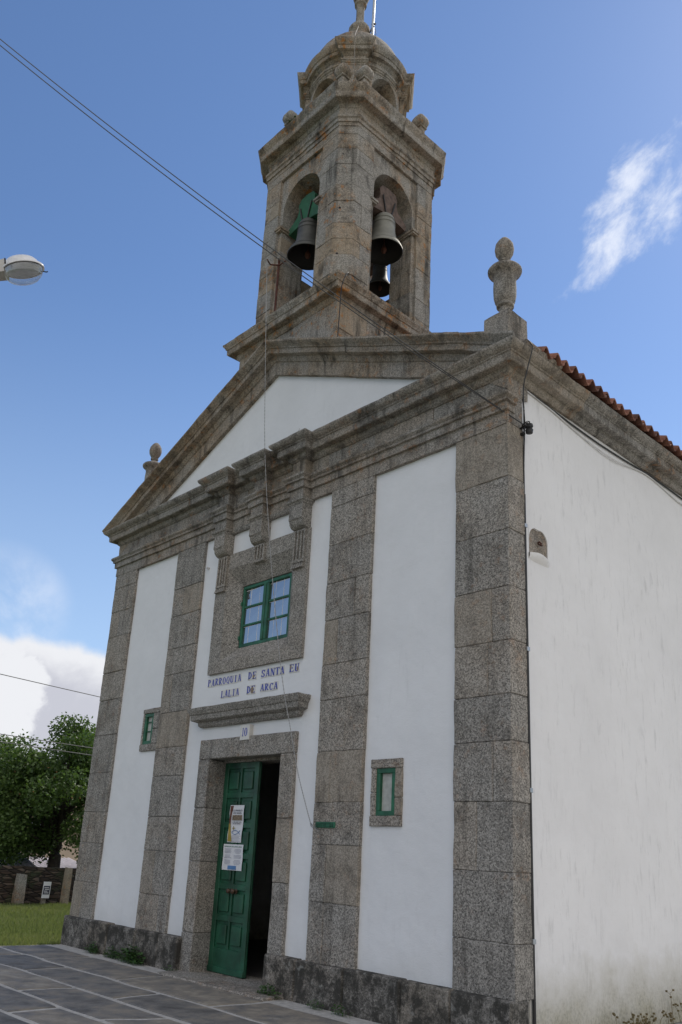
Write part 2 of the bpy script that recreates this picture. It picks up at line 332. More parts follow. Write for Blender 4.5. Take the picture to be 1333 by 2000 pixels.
# ------------------------------------------------------------------ mesh helpers
class MB:
    def __init__(s): s.v = []; s.f = []; s.t = []; s.tn = 0.0; s.mi = []; s.m = 0
    def V(s, *p): s.v.append(p); return len(s.v)-1
    def F(s, *idx): s.f.append(idx); s.t.append(s.tn); s.mi.append(s.m)
    def tone(s, k=1.0): s.tn = random.uniform(-k, k)
    def box(s, x0, x1, y0, y1, z0, z1, b=.006, jit=0):
        b = min(b, (x1-x0)*.3, (y1-y0)*.3, (z1-z0)*.3)
        ids = {}
        for ix in (0, 1):
            for iy in (0, 1):
                for iz in (0, 1):
                    X = (x0, x1)[ix]; Y = (y0, y1)[iy]; Z = (z0, z1)[iz]
                    sx = b*(1-2*ix); sy = b*(1-2*iy); sz = b*(1-2*iz)
                    j = lambda: random.uniform(-jit, jit)
                    ids[ix, iy, iz] = (s.V(X, Y+sy+j(), Z+sz+j()), s.V(X+sx+j(), Y, Z+sz+j()), s.V(X+sx+j(), Y+sy+j(), Z))
        g = lambda k, a: ids[k][a]
        for a in range(3):
            for side in (0, 1):
                o = [(0, 0), (1, 0), (1, 1), (0, 1)]
                ks = []
                for p, q in o:
                    k = [p, q]; k.insert(a, side); ks.append(tuple(k))
                fc = [g(k, a) for k in ks]
                if (a == 1) == (side == 1): fc = fc[::-1]
                if side == 0 and a != 1: fc = fc[::-1] if False else fc
                s.F(*fc)
        # edges
        for a in range(3):
            o1, o2 = [q for q in range(3) if q != a]
            for p in (0, 1):
                for q in (0, 1):
                    k0 = [0, 0, 0]; k0[o1] = p; k0[o2] = q; k1 = list(k0); k1[a] = 1
                    k0 = tuple(k0); k1 = tuple(k1)
                    s.F(g(k0, o1), g(k1, o1), g(k1, o2), g(k0, o2))
        for k in ids: s.F(*ids[k])
    def hexa(s, P):                          # 8 points: bottom ring 0-3, top ring 4-7
        i = [s.V(*p) for p in P]
        for f in ((3, 2, 1, 0), (4, 5, 6, 7), (0, 1, 5, 4), (1, 2, 6, 5), (2, 3, 7, 6), (3, 0, 4, 7)): s.F(*[i[k] for k in f])
    def prism(s, poly, z0, z1, b=.006, xf=None):
        n = len(poly); c = Vector((sum(p[0] for p in poly)/n, sum(p[1] for p in poly)/n))
        def ring(z, ins):
            r = []
            for p in poly:
                d = Vector(p)-c; l = d.length; q = c + d*((l-ins)/l)
                co = (q.x, q.y, z)
                if xf: co = xf(co)
                r.append(s.V(*co))
            return r
        R = [ring(z0, b), ring(z0+b, 0), ring(z1-b, 0), ring(z1, b)] if b else [ring(z0, 0), ring(z1, 0)]
        s.F(*R[0][::-1]); s.F(*R[-1])
        for a, c2 in zip(R, R[1:]):
            for k in range(n): s.F(a[k], a[(k+1) % n], c2[(k+1) % n], c2[k])
    def lathe(s, prof, cx, cy, seg=32, close_top=True, close_bot=True, ax=0):
        R = []
        for r, z in prof:
            R.append([s.V(cx+r*math.cos(2*math.pi*k/seg), cy+r*math.sin(2*math.pi*k/seg), z) for k in range(seg)])
        for a, b in zip(R, R[1:]):
            for k in range(seg): s.F(a[k], a[(k+1) % seg], b[(k+1) % seg], b[k])
        if close_bot: s.F(*R[0][::-1])
        if close_top: s.F(*R[-1])
    def tube(s, pts, r, seg=8, caps=True):
        pts = [Vector(p) for p in pts]; R = []
        for i, p in enumerate(pts):
            t = (pts[min(i+1, len(pts)-1)]-pts[max(i-1, 0)]).normalized()
            u = t.cross(Vector((0, 0, 1)))
            if u.length < 1e-3: u = t.cross(Vector((1, 0, 0)))
            u.normalize(); w = t.cross(u)
            rr = r[i] if isinstance(r, (list, tuple)) else r
            R.append([s.V(*(p+u*rr*math.cos(2*math.pi*k/seg)+w*rr*math.sin(2*math.pi*k/seg))) for k in range(seg)])
        for a, b in zip(R, R[1:]):
            for k in range(seg): s.F(a[k], a[(k+1) % seg], b[(k+1) % seg], b[k])
        if caps: s.F(*R[0][::-1]); s.F(*R[-1])
    def sweep(s, prof, path, closed=False, blk=1.0, gap=.004, jit=.004, tk=.8):
        """prof: closed polygon of (outward, z); path: plan points, outward to the right of travel"""
        P = [Vector(p) for p in path]; n = len(P)
        segs = [(i, (i+1) % n) for i in range(n if closed else n-1)]
        nor = []
        for a, b in segs:
            d = (P[b]-P[a]).normalized(); nor.append(Vector((d.y, -d.x)))
        def mit(i):
            if closed: n1, n2 = nor[(i-1) % n], nor[i]
            else:
                n1 = nor[i-1] if i > 0 else nor[0]; n2 = nor[i] if i < len(nor) else nor[-1]
            k = 1+n1.dot(n2)
            return (n1+n2)/max(k, .35)
        for k, (a, b) in enumerate(segs):
            ln = (P[b]-P[a]).length; m = max(1, round(ln/blk*random.uniform(.85, 1.15)))
            cuts = [0]+[(q+random.uniform(-.18, .18))/m for q in range(1, m)]+[1]
            for q in range(m):
                s.tone(tk); jp = random.uniform(-jit, jit)*(0 if m == 1 else 1); jz = random.uniform(-jit, jit)*.6*(0 if m == 1 else 1)
                ends = []
                for e, t in ((0, cuts[q]), (1, cuts[q+1])):
                    if t == 0: base, off = P[a], mit(a)
                    elif t == 1: base, off = P[b], mit(b)
                    else:
                        base = P[a].lerp(P[b], t) + (P[b]-P[a]).normalized()*(gap/2 if e == 0 else -gap/2); off = nor[k]
                    ends.append([s.V(base.x+off.x*(p+jp), base.y+off.y*(p+jp), z+jz) for p, z in prof])
                np_ = len(prof)
                for j in range(np_): s.F(ends[0][j], ends[1][j], ends[1][(j+1) % np_], ends[0][(j+1) % np_])
                s.F(*ends[0]); s.F(*ends[1][::-1])
    def build(s, name, mats, parent=None, smooth=0, **props):
        me = bpy.data.meshes.new(name); me.from_pydata([tuple(v) for v in s.v], [], s.f); me.update()
        first = mats[0] if isinstance(mats, (list, tuple)) else mats
        bm = bmesh.new(); bm.from_mesh(me); bm.faces.ensure_lookup_table()
        lay = bm.faces.layers.float.new('tone')
        for f_, t_, q_ in zip(bm.faces, s.t, s.mi): f_[lay] = t_; f_.material_index = q_
        if first.name.startswith('granite'):
            # wear: break long arrises into short runs and knock them out of true
            for lim in (.8, .4, .2, .13):
                ed = [e for e in bm.edges if e.calc_length() > lim]
                if ed and len(bm.verts) < 60000: bmesh.ops.subdivide_edges(bm, edges=ed, cuts=1)
            am_ = .4 if smooth >= 40 else 1.0
            for v_ in bm.verts:
                p_ = v_.co
                v_.co = p_ + mathutils.noise.noise_vector(p_*9.0)*.0055*am_ + mathutils.noise.noise_vector(p_*2.3+Vector((4, 1, 7)))*.005
        bmesh.ops.recalc_face_normals(bm, faces=bm.faces); bm.to_mesh(me); bm.free()
        ms = mats if isinstance(mats, (list, tuple)) else [mats]
        for q in ms: me.materials.append(q)
        if smooth:
            me.polygons.foreach_set('use_smooth', [True]*len(me.polygons))
            me.set_sharp_from_angle(angle=rad(smooth))
        o = bpy.data.objects.new(name, me); COL.objects.link(o)
        if parent: o.parent = parent
        for k, v in props.items(): o[k] = v
        return o
def empty(name, label, cat, loc=(0, 0, 0), group=None):
    o = bpy.data.objects.new(name, None); COL.objects.link(o); o.location = loc; o.empty_display_size = .2
    o['label'] = label; o['category'] = cat
    if group: o['group'] = group
    return o
def tag(o, label, cat, group=None):
    o['label'] = label; o['category'] = cat
    if group: o['group'] = group
    return o
def sag(a, b, s, n=24):
    a = Vector(a); b = Vector(b)
    return [a.lerp(b, t/n) + Vector((0, 0, -4*s*(t/n)*(1-t/n))) for t in range(n+1)]
def spline(pts, n=6):
    P = [Vector(p) for p in pts]; o = []
    for i in range(len(P)-1):
        p0, p1, p2, p3 = P[max(i-1, 0)], P[i], P[i+1], P[min(i+2, len(P)-1)]
        for k in range(n):
            t = k/n
            o.append(.5*((2*p1)+(p2-p0)*t+(2*p0-5*p1+4*p2-p3)*t*t+(3*p1-p0-3*p2+p3)*t**3))
    o.append(P[-1]); return o

# ================================================================== CHURCH
church = empty('church', 'small white village church with granite pilasters, pediment and bell tower', 'church')
HW = 4.4; B = 3.66; Cc = 2.306; Dd = 1.50; Ee = 1.074
ZP = .434; ZA = 6.338

def wall_grid(mb, us, zs, holes, to3, d0, d1):
    """solid wall plate split on us/zs; holes: set of (i,j) cells left open"""
    nu, nz = len(us)-1, len(zs)-1
    H = lambda i, j: i < 0 or j < 0 or i >= nu or j >= nz or (i, j) in holes
    for i in range(nu):
        for j in range(nz):
            if (i, j) in holes: continue
            u0, u1, z0, z1 = us[i], us[i+1], zs[j], zs[j+1]
            q = lambda u, d, z: mb.V(*to3(u, d, z))
            mb.F(q(u0, d0, z0), q(u1, d0, z0), q(u1, d0, z1), q(u0, d0, z1))
            mb.F(q(u0, d1, z0), q(u0, d1, z1), q(u1, d1, z1), q(u1, d1, z0))
            if H(i-1, j): mb.F(q(u0, d0, z0), q(u0, d0, z1), q(u0, d1, z1), q(u0, d1, z0))
            if H(i+1, j): mb.F(q(u1, d0, z0), q(u1, d1, z0), q(u1, d1, z1), q(u1, d0, z1))
            if H(i, j-1): mb.F(q(u0, d0, z0), q(u0, d1, z0), q(u1, d1, z0), q(u1, d0, z0))
            if H(i, j+1): mb.F(q(u0, d0, z1), q(u1, d0, z1), q(u1, d1, z1), q(u0, d1, z1))

# facade plate with the door, the middle window and the two slit windows left open
mb = MB()
us = [-4.36, -2.81, -2.50, -.95, -.86, .86, .95, 2.47, 2.80, 4.36]; zs = [0, 2.04, 2.60, 2.95, 3.10, 3.66, 4.15, 5.76, 7.1]
holes = set()
for i in range(9):
    for j in range(8):
        u = (us[i]+us[i+1])/2; z = (zs[j]+zs[j+1])/2
        if abs(u) < .95 and z < 2.95: holes.add((i, j))
        if abs(u) < .86 and 4.15 < z < 5.76: holes.add((i, j))
        if 2.47 < u < 2.80 and 2.04 < z < 2.60: holes.add((i, j))
        if -2.81 < u < -2.50 and 3.10 < z < 3.66: holes.add((i, j))
wall_grid(mb, us, zs, holes, lambda u, d, z: (u, d, z), .045, .62)
mb.build('facade_wall', PLF, church)
# tympanum
mb = MB()
mb.prism([(-4.3, 7.0), (4.3, 7.0), (0, 8.95)], .06, .45, 0, xf=lambda c: (c[0], c[2], c[1]))
mb.build('tympanum', PLF, church)
# nave walls, hollow
NL = 13.0
mb = MB()
ys = [.26, .40, .77, NL]; zz = [0, 4.86, 5.215, 7.1]
wall_grid(mb, ys, zz, {(1, 1)}, lambda u, d, z: (d, u, z), 4.375, 3.85)
mb.box(4.20, 4.255, .38, .79, 4.84, 5.23, 0)
mb.build('nave_wall', PLS, church)
mb = MB(); wall_grid(mb, [.26, NL], [0, 7.1], set(), lambda u, d, z: (d, u, z), -4.375, -3.85)
mb.build('nave_wall', PLS, church)
mb = MB(); wall_grid(mb, [-3.85, 3.85], [0, 7.1], set(), lambda u, d, z: (u, d, z), NL, NL-.5)
mb.prism([(-4.3, 7.0), (4.3, 7.0), (0, 8.9)], NL-.4, NL-.05, 0, xf=lambda c: (c[0], c[2], c[1])); mb.build('rear_wall', PLS, church)
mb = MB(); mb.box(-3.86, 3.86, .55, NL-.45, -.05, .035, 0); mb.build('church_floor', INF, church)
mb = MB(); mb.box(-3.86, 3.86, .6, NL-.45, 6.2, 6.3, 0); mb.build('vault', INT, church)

def pier_blocks(mb, x0, x1, y0, y1, z0, z1, hmin=.42, hmax=.66, split=.45, gap=.004):
    z = z0
    while z < z1-.02:
        h = random.uniform(hmin, hmax)
        if z+h > z1-.25: h = z1-z
        gap = random.choice((.002, .003, .005, .007))
        xs = [x0, x1]
        if random.random() < split: xs = [x0, x0+(x1-x0)*random.choice((.32, .4, .6, .68)), x1]
        for a, b in zip(xs, xs[1:]):
            mb.tone(1.0); j = random.uniform(0, .006)
            mb.box(a+(gap/2 if a != x0 else random.uniform(-.006, .004)), b-(gap/2 if b != x1 else random.uniform(-.006, .004)), y0-j, y1, z+gap/2, z+h-gap/2, .008, .003)
        z += h

# pilasters: four, the outer pair wrap the corners
for x0, x1, d in ((-HW, -B, .30), (-Cc, -Dd, .14), (Dd, Cc, .14), (B, HW, .297)):
    mb = MB(); pier_blocks(mb, x0, x1, 0.0, d, ZP-.01, ZA+.01)
    o = mb.build('pilaster', GR, church)
# plinth
def plinth_run(x0, x1):
    mb = MB(); x = x0
    while x < x1-.05:
        w = random.uniform(.55, .95)
        if x+w > x1-.35: w = x1-x
        mb.tone(1); mb.box(x+.003, x+w-.003, -.075-random.uniform(0, .012), .2, -.08, ZP+random.uniform(-.008, .006), .02, .006); x += w
    mb.build('plinth', GRP, church)
plinth_run(-4.46, -1.04); plinth_run(.815, 4.415)

# architrave, frieze, horizontal cornice with breaks over the three brackets
BR = (-.91, 0.0, .91); hb = .135; fw = .13
def broken(x0, x1, extra0=(), extra1=()):
    p = list(extra0)+[(x0, 0)]
    for c in BR: p += [(c-hb, 0), (c-hb, -fw), (c+hb, -fw), (c+hb, 0)]
    return p+[(x1, 0)]+list(extra1)
arch_prof = [(-.12, 6.33), (.012, 6.33), (.012, 6.485), (.045, 6.49), (.045, 6.585), (.075, 6.592), (.075, 6.62), (.105, 6.65), (.108, 6.68), (.0, 6.698), (-.12, 6.695)]
mb = MB(); mb.sweep(arch_prof, broken(-HW, 4.37, [(-HW, .2)], [(4.37, .12)]), blk=1.3); mb.build('architrave', GRC, church, smooth=25)
mb = MB()
for a, b in zip([-HW, -3.2, -2.1, -1.3, -.45, .45, 1.4, 2.3, 3.3], [-3.2, -2.1, -1.3, -.45, .45, 1.4, 2.3, 3.3, HW]):
    mb.tone(1); mb.box(a+.002, b-.002, random.uniform(-.004, .004), .3, 6.70, 6.97, .005)
for c in BR: mb.tone(1); mb.box(c-hb, c+hb, -fw, .05, 6.70, 6.97, .008)
for xa, xb in ((-4.398, -3.7), (3.7, 4.398)): mb.tone(1); mb.box(xa, xb, .002, .296, 6.35, 6.698, .006)
mb.build('frieze', GRC, church)
cor_prof = [(-.15, 6.93), (.012, 6.93), (.03, 6.945), (.045, 6.955), (.06, 6.985), (.066, 7.008), (.160, 7.010), (.170, 7.022), (.174, 7.105), (.19, 7.112), (.195, 7.128), (.215, 7.135), (.25, 7.16), (.268, 7.19), (.270, 7.215), (-.15, 7.25)]
mb = MB(); mb.sweep(cor_prof, broken(-HW, HW, [(-HW, 1.2)], [(HW, NL)]), blk=1.15, jit=.006); mb.build('cornice', GRC, church, smooth=25)
# ornamental brackets
for c in BR:
    mb = MB(); mb.tone(.5)
    zb = 5.42 if c else 5.64
    mb.sweep([(-.1, 6.265), (.012, 6.265), (.02, 6.285), (.045, 6.30), (.05, 6.325), (-.1, 6.33)], [(c-.14, .06), (c-.14, -.13), (c+.14, -.13), (c+.14, .06)], blk=5)
    # scroll block, curved in at its foot
    prof = [(.06, 6.27), (-.135, 6.27), (-.14, 6.05), (-.125, 6.035), (-.115, 5.985), (-.085, 5.945), (-.04, 5.925), (.06, 5.92)]
    a = [mb.V(c-.14, y, z) for y, z in prof]; b = [mb.V(c+.14, y, z) for y, z in prof]
    n = len(prof)
    for i in range(n): mb.F(a[i], a[(i+1) % n], b[(i+1) % n], b[i])
    mb.F(*a); mb.F(*b[::-1])
    mb.box(c-.125, c+.125, -.012, .07, zb, 5.93, .004)
    for k in range(4): mb.box(c-.122+.070*k, c-.122+.070*k+.034, -.042, .0, zb+.04, 5.90, .004)
    mb.box(c-.122, c+.122, -.042, .0, zb+.002, zb+.045, .004)
    mb.box(c-.122, c+.122, -.042, .0, 5.885, 5.915, .004)
    if c:
        for k in range(5):
            x = c-.118+.049*k
            mb.hexa([(x-.012, -.055, zb-.075), (x+.026, -.055, zb-.075), (x+.022, .02, zb-.075), (x-.008, .02, zb-.075), (x, -.035, zb-.003), (x+.03, -.035, zb-.003), (x+.03, .02, zb-.003), (x, .02, zb-.003)])
    mb.build('bracket', GR2, church, smooth=30)
# fascia strip between brackets below the architrave
mb = MB(); mb.tone(.5)
mb.sweep([(-.1, 6.275), (.006, 6.275), (.02, 6.30), (.028, 6.332), (-.1, 6.335)], [(-.77, 0), (.77, 0)], blk=.77); mb.build('taenia', GR2, church)

# window bay: splayed stone surround
win = bpy.data.objects.new('window', None); COL.objects.link(win); win.parent = church
mb = MB()
def frame_ring(mb, xo, zo0, zo1, xi, zi0, zi1, xb, zb0, zb1, y0, y1, yb):
    O = [(-xo, zo0), (xo, zo0), (xo, zo1), (-xo, zo1)]; I = [(-xi, zi0), (xi, zi0), (xi, zi1), (-xi, zi1)]; K = [(-xb, zb0), (xb, zb0), (xb, zb1), (-xb, zb1)]
    for k in range(4):
        a, b = k, (k+1) % 4; mb.tone(.5)
        f = [mb.V(p[0], y0, p[1]) for p in (O[a], O[b], I[b], I[a])]
        g = [mb.V(p[0], y1, p[1]) for p in (K[a], K[b])]
        h = [mb.V(p[0], yb, p[1]) for p in (O[a], O[b])]
        e = [mb.V(p[0], yb, p[1]) for p in (K[a], K[b])]
        mb.F(f[0], f[1], f[2], f[3]); mb.F(f[3], f[2], g[1], g[0]); mb.F(f[0], h[0], h[1], f[1]); mb.F(g[0], g[1], e[1], e[0]); mb.F(h[0], e[0], e[1], h[1])
frame_ring(mb, Ee, 4.075, 5.93, .79, 4.25, 5.685, .575, 4.45, 5.415, -.004, .15, .40)
mb.build('stone_surround', GR2, win)
mb = MB()
yw = .16; x0, x1, z0, z1 = -.572, .572, 4.455, 5.41
fw_ = .045
def bar(a, b, c, d, ya=yw, yb=yw+.05): mb.box(a, b, ya, yb, c, d, .005)
bar(x0, x1, z1-.05, z1); bar(x0, x1, z0, z0+.055); bar(x0, x0+.05, z0+.055, z1-.05); bar(x1-.05, x1, z0+.055, z1-.05)
bar(-.062, -.004, z0+.055, z1-.05, yw-.012); bar(.0, .058, z0+.055, z1-.05, yw-.004)
for s in (0, 1):
    xa, xb = ((x0+.05, -.062), (.058, x1-.05))[s]
    for k in (1, 2):
        zc = z0+.055+(z1-z0-.105)*k/3
        bar(xa, xb, zc-.016, zc+.016, yw+.006, yw+.045)
for z in (z0+.12, z1-.3): mb.box(x0-.022, x0+.01, yw-.02, yw+.02, z, z+.06, .004)
mb.build('window_frame', GRN2, win)
mb = MB()
for s in (0, 1):
    xa, xb = ((x0+.04, -.05), (.05, x1-.04))[s]
    for k in range(3):
        za = z0+.05+(z1-z0-.1)*k/3; zb_ = za+(z1-z0-.1)/3
        dy = random.uniform(-.004, .004)
        mb.F(mb.V(xa, yw+.03+dy, za), mb.V(xb, yw+.03-dy, za), mb.V(xb, yw+.026-dy, zb_), mb.V(xa, yw+.033+dy, zb_))
mb.build('pane', GLS, win)
mb = MB()      # pale inner grille seen behind the panes
for x in (-.40, -.19, .19, .37): mb.tube([(x, yw-.0+.034, z0+.05), (x, yw+.034, z1-.05)], .008, 6)
for k in (0, 1, 2):
    zc = z0+.055+(z1-z0-.105)*(k+.93)/3
    mb.tube([(x0+.05, yw+.034, zc), (x1-.05, yw+.034, zc)], .007, 6)
mb.build('window_grille', WHC, win)

# small slit windows
def slit(x0, x1, z0, z1, gx0, gx1, gz0, gz1, bars):
    e = bpy.data.objects.new('slit_window', None); COL.objects.link(e); e.parent = church
    mb = MB(); yf = .012
    for (a, b, c, d) in ((x0, x1, gz1, z1), (x0, x1, z0, gz0)):
        mb.tone(1); mb.box(a, b, yf, .35, c, d, .008, .004)
    for (a, b) in ((x0, gx0), (gx1, x1)):
        zc = gz0+(gz1-gz0)*random.uniform(.3, .6)
        for c, d in ((gz0, zc), (zc, gz1)): mb.tone(1); mb.box(a+.004, b, yf+.004, .35, c+.002, d-.002, .01, .005)
    mb.build('stone_surround', GR, e)
    mb = MB(); w = .055
    mb.box(gx0, gx1, .03, .08, gz1-w, gz1, .004); mb.box(gx0, gx1, .03, .08, gz0, gz0+w, .004)
    mb.box(gx0, gx0+w, .03, .08, gz0+w, gz1-w, .004); mb.box(gx1-w, gx1, .03, .08, gz0+w, gz1-w, .004)
    if bars:
        for k in (.42, .72): z = gz0+(gz1-gz0)*k; mb.box(gx0+w, gx1-w, .05, .07, z-.008, z+.008, .002)
    mb.build('window_frame', GRN2, e)
    mb = MB(); mb.box(gx0+w-.01, gx1-w+.01, .072, .076, gz0+w-.01, gz1-w+.01, 0); mb.build('pane', CURT, e)
slit(2.43, 2.912, 1.937, 2.678, 2.515, 2.805, 2.05, 2.575, False)
slit(-2.845, -2.30, 3.03, 3.71, -2.795, -2.52, 3.14, 3.635, True)

# door surround
mb = MB()
def jamb(x0, x1, z0, z1):
    z = z0
    while z < z1-.02:
        h = random.uniform(.55, .95)
        if z+h > z1-.35: h = z1-z
        mb.tone(1); mb.box(x0, x1, -.004-random.uniform(0, .005), .60, z+.002, z+h-.002, .009, .003); z += h
jamb(-Ee, -.80, -.05, 2.82); jamb(.80, Ee, ZP-.02, 2.82)
mb.tone(.4); mb.box(-Ee, Ee, -.006, .60, 2.823, 3.10, .009, .003)
mb.box(-.799, .799, .25, .6, 2.79, 2.83, .004)
mb.build('door_surround', GR, church)
mb = MB(); mb.tone(1); mb.box(-.98, 1.25, -.40, .60, -.09, .028, .015, .004); mb.build('threshold', GR, church)
# moulded hood over the door
mb = MB()
mb.sweep([(-.2, 3.285), (.01, 3.285), (.035, 3.31), (.04, 3.355), (.10, 3.375), (.12, 3.385), (.125, 3.455), (.14, 3.463), (.145, 3.48), (.165, 3.51), (.172, 3.555), (-.2, 3.575)], [(-1.10, .2), (-1.10, 0), (1.10, 0), (1.10, .2)], blk=5)
mb.build('door_hood', GR2, church, smooth=25)
# door: two panelled leaves, one shut, one swung in
door = bpy.data.objects.new('door', None); COL.objects.link(door); door.parent = church
def leaf_mesh(name, xf):
    mb = MB(); w = .795; h = 2.755; t = .05; zb = .035
    def bx(a, b, y0, y1, c, d, bv=.004):
        n0 = len(mb.v); mb.box(a, b, y0, y1, c, d, bv)
        mb.v[n0:] = [xf(*p) for p in mb.v[n0:]]
    cols = [(.11, .36), (.435, .685)]
    pit = .405; z0 = zb+.33
    bx(0, w, .024, t, zb, zb+h)                          # core
    # stiles and rails standing proud of the core, panels raised in the fields
    bx(0, .09, 0, .024, zb, zb+h); bx(.38, .415, 0, .024, zb+.30, zb+h); bx(.705, w, 0, .024, zb, zb+h)
    bx(.09, .705, 0, .024, zb, zb+.30)
    for r in range(6):
        za = z0+r*pit
        bx(.09, .38, 0, .024, za+.315, za+pit-.015 if r < 5 else zb+h); bx(.415, .705, 0, .024, za+.315, za+pit-.015 if r < 5 else zb+h)
        for a, b in cols:
            bx(a+.022, b-.022, -.001, .025, za+.028, za+.272, .018)
    bx(0, w, -.018, .002, zb, zb+.075, .012)               # weather rail
    return mb
lf = leaf_mesh('a', lambda x, y, z: (-.80+x, .285+y, z)).build('door_leaf', GRN, door)
a_ = rad(84)
leaf_mesh('b', lambda x, y, z: (.795-x*math.cos(a_)-y*math.sin(a_), .36+x*math.sin(a_)-y*math.cos(a_)+.02, z)).build('door_leaf', GRN, door)
mb = MB()
n0 = 0
prof = [(.030, 0), (.034, .006), (.018, .012), (.014, .03), (.03, .045), (.035, .06), (.028, .075), (.008, .082)]
for hx in (-.40, -.30):
    R = []
    for r, d in prof: R.append([mb.V(hx+r*math.cos(k*math.pi/8), .285-d, 1.07+r*math.sin(k*math.pi/8)) for k in range(16)])
    for p, q in zip(R, R[1:]):
        for k in range(16): mb.F(p[k], p[(k+1) % 16], q[(k+1) % 16], q[k])
    mb.F(*R[-1])
kn = mb.build('door_knob', BRASS, lf, smooth=40)
# niche lining in the nave wall
mb = MB(); mb.tone(.5)
mb.box(4.255, 4.272, .385, .785, 4.85, 5.225, .002)
pts = [(.40, 5.215)]; n = 10
mb.m = 0
nic = MB()
for (ya, yb) in ((.385, .787),):
    nic.box(4.262, 4.366, .402, .768, 4.862, 5.213, .004)
nic.build('niche', GRW, church)
mb = MB()      # plaster haunches that round the head of the niche
for sgn, ye in ((1, .395), (-1, .775)):
    r = .15; c = (ye+sgn*(r+.005), 5.22-r)
    arcp = [(c[0]-sgn*r*math.sin(k*math.pi/16), c[1]+r*math.cos(k*math.pi/16)) for k in range(9)]
    poly = [(ye-sgn*.01, 5.235)]+arcp
    a = [mb.V(4.3785, y, z) for y, z in poly]; b = [mb.V(4.355, y, z) for y, z in poly]
    mb.F(*a); mb.F(*b[::-1])
    for i in range(len(poly)): j = (i+1) % len(poly); mb.F(a[i], a[j], b[j], b[i])
# swelling sill
sill = []
for k in range(9):
    t = k/8; y = .39+.39*t; zt = 4.90; pr = .065*math.sin(math.pi*min(max(t*.9+.05, 0), 1))**.6
    sill.append([mb.V(4.28, y, zt+.02), mb.V(4.372+pr, y, zt-.01+.015*math.sin(t*5)), mb.V(4.372+pr*.95, y, zt-.04), mb.V(4.374+pr*.4, y, 4.83), mb.V(4.36, y, 4.795)])
for p, q in zip(sill, sill[1:]):
    for i in range(4): mb.F(p[i], p[i+1], q[i+1], q[i])
mb.build('niche_sill', PLS, church, smooth=50)
mb = MB(); mb.tube([(4.355, .59, 5.06), (4.39, .585, 5.07), (4.41, .60, 5.04)], .011, 6); mb.tube([(4.355, .59, 5.06), (4.40, .63, 5.03)], .009, 6); mb.build('iron_hook', RUST, church)

# raking cornices
RS = .436
rprof = [(.285, 0.0), (.285, -.028), (.262, -.05), (.215, -.072), (.20, -.085), (.195, -.10), (.172, -.108), (.170, -.185), (.150, -.190), (.07, -.194), (.055, -.235), (.035, -.27), (.015, -.28), (.008, -.50), (-.4, -.50), (-.4, 0.0)]
def rake(s):
    mb = MB(); xe = 4.69; cuts = [0.0]; x = 0
    while True:
        x += random.uniform(.7, 1.15)
        if x > xe-.5: break
        cuts.append(x)
    cuts.append(xe); n = len(rprof)
    for a, b in zip(cuts, cuts[1:]):
        mb.tone(1); jp, jz = random.uniform(-.006, .006), random.uniform(-.007, .007)
        ends = []
        for q, x in ((0, a), (1, b)):
            xx = x+(.002 if q == 0 and a > 0 else -.002 if b < xe else 0)
            # moulding turns the corner at the foot
            ends.append([mb.V(s*(min(xx, HW+p) if b == xe and q == 1 and p > 0 else min(xx, HW) if b == xe and q == 1 else xx), -(p+jp), 9.30-RS*abs(xx)+h+jz) for p, h in rprof])
        for j in range(n): mb.F(ends[0][j], ends[1][j], ends[1][(j+1) % n], ends[0][(j+1) % n])
        mb.F(*ends[0]); mb.F(*ends[1])
    return mb.build('raking_cornice', GRW, church, smooth=25)
rake(-1); rake(1)
# short return of the raking moulding along the right eave
mb = MB(); mb.tone(.5)
mb.sweep([(-.3, 7.20), (.22, 7.20), (.268, 7.23), (.285, 7.262), (.285, 7.285), (-.3, 7.33)], [(HW, -.02), (HW, .72)], blk=.8); mb.build('eave_block', GRW, church)

# roof: two tiled slopes
def roof(s):
    mb = MB(); x_e, z_e = 4.735, 7.235; run = 4.70; crs = 12
    y0, y1 = .28, NL+.3; pit = .192; ny = 8
    for c in range(crs):
        xa = x_e-run*c/crs + (.03 if c else 0); xb = x_e-run*(c+1)/crs
        za = z_e+RS*(x_e-xa)+.03; zb_ = z_e+RS*(x_e-xb)+.008
        y = y0; k = 0
        while y < y1:
            mb.tone(1)
            dx = random.uniform(-.018, .018); dz = random.uniform(-.006, .006)
            rows = []
            for i in range(ny+1):
                t = i/ny; yy = y+pit*t
                if t < .58: h = .076*math.sin(math.pi*t/.58)
                else: h = -.030*math.sin(math.pi*(t-.58)/.42)
                rows.append((mb.V(s*(xa+dx), yy, za+h+dz), mb.V(s*xb, yy, zb_+h+dz), mb.V(s*(xa+dx-.004), yy, za+h-.020+dz), mb.V(s*xb, yy, zb_+h-.02+dz)))
            for p, q in zip(rows, rows[1:]):
                mb.F(p[0], q[0], q[1], p[1]); mb.F(p[2], p[3], q[3], q[2]); mb.F(p[0], p[2], q[2], q[0])
            mb.F(rows[0][0], rows[0][1], rows[0][3], rows[0][2]); mb.F(rows[-1][0], rows[-1][2], rows[-1][3], rows[-1][1])
            y += pit
    mb.tone(0)
    return mb.build('tiled_roof', TER, church, smooth=40)
roof(1); roof(-1)
mb = MB()
for s in (-1, 1):
    P = [(s*4.40, .2, 7.29), (s*4.40, NL+.2, 7.29), (0, NL+.2, 9.20), (0, .2, 9.20)]
    Q = [(p[0], p[1], p[2]-.12) for p in P]
    mb.hexa(Q+P)
mb.build('roof_deck', WOODY, church)

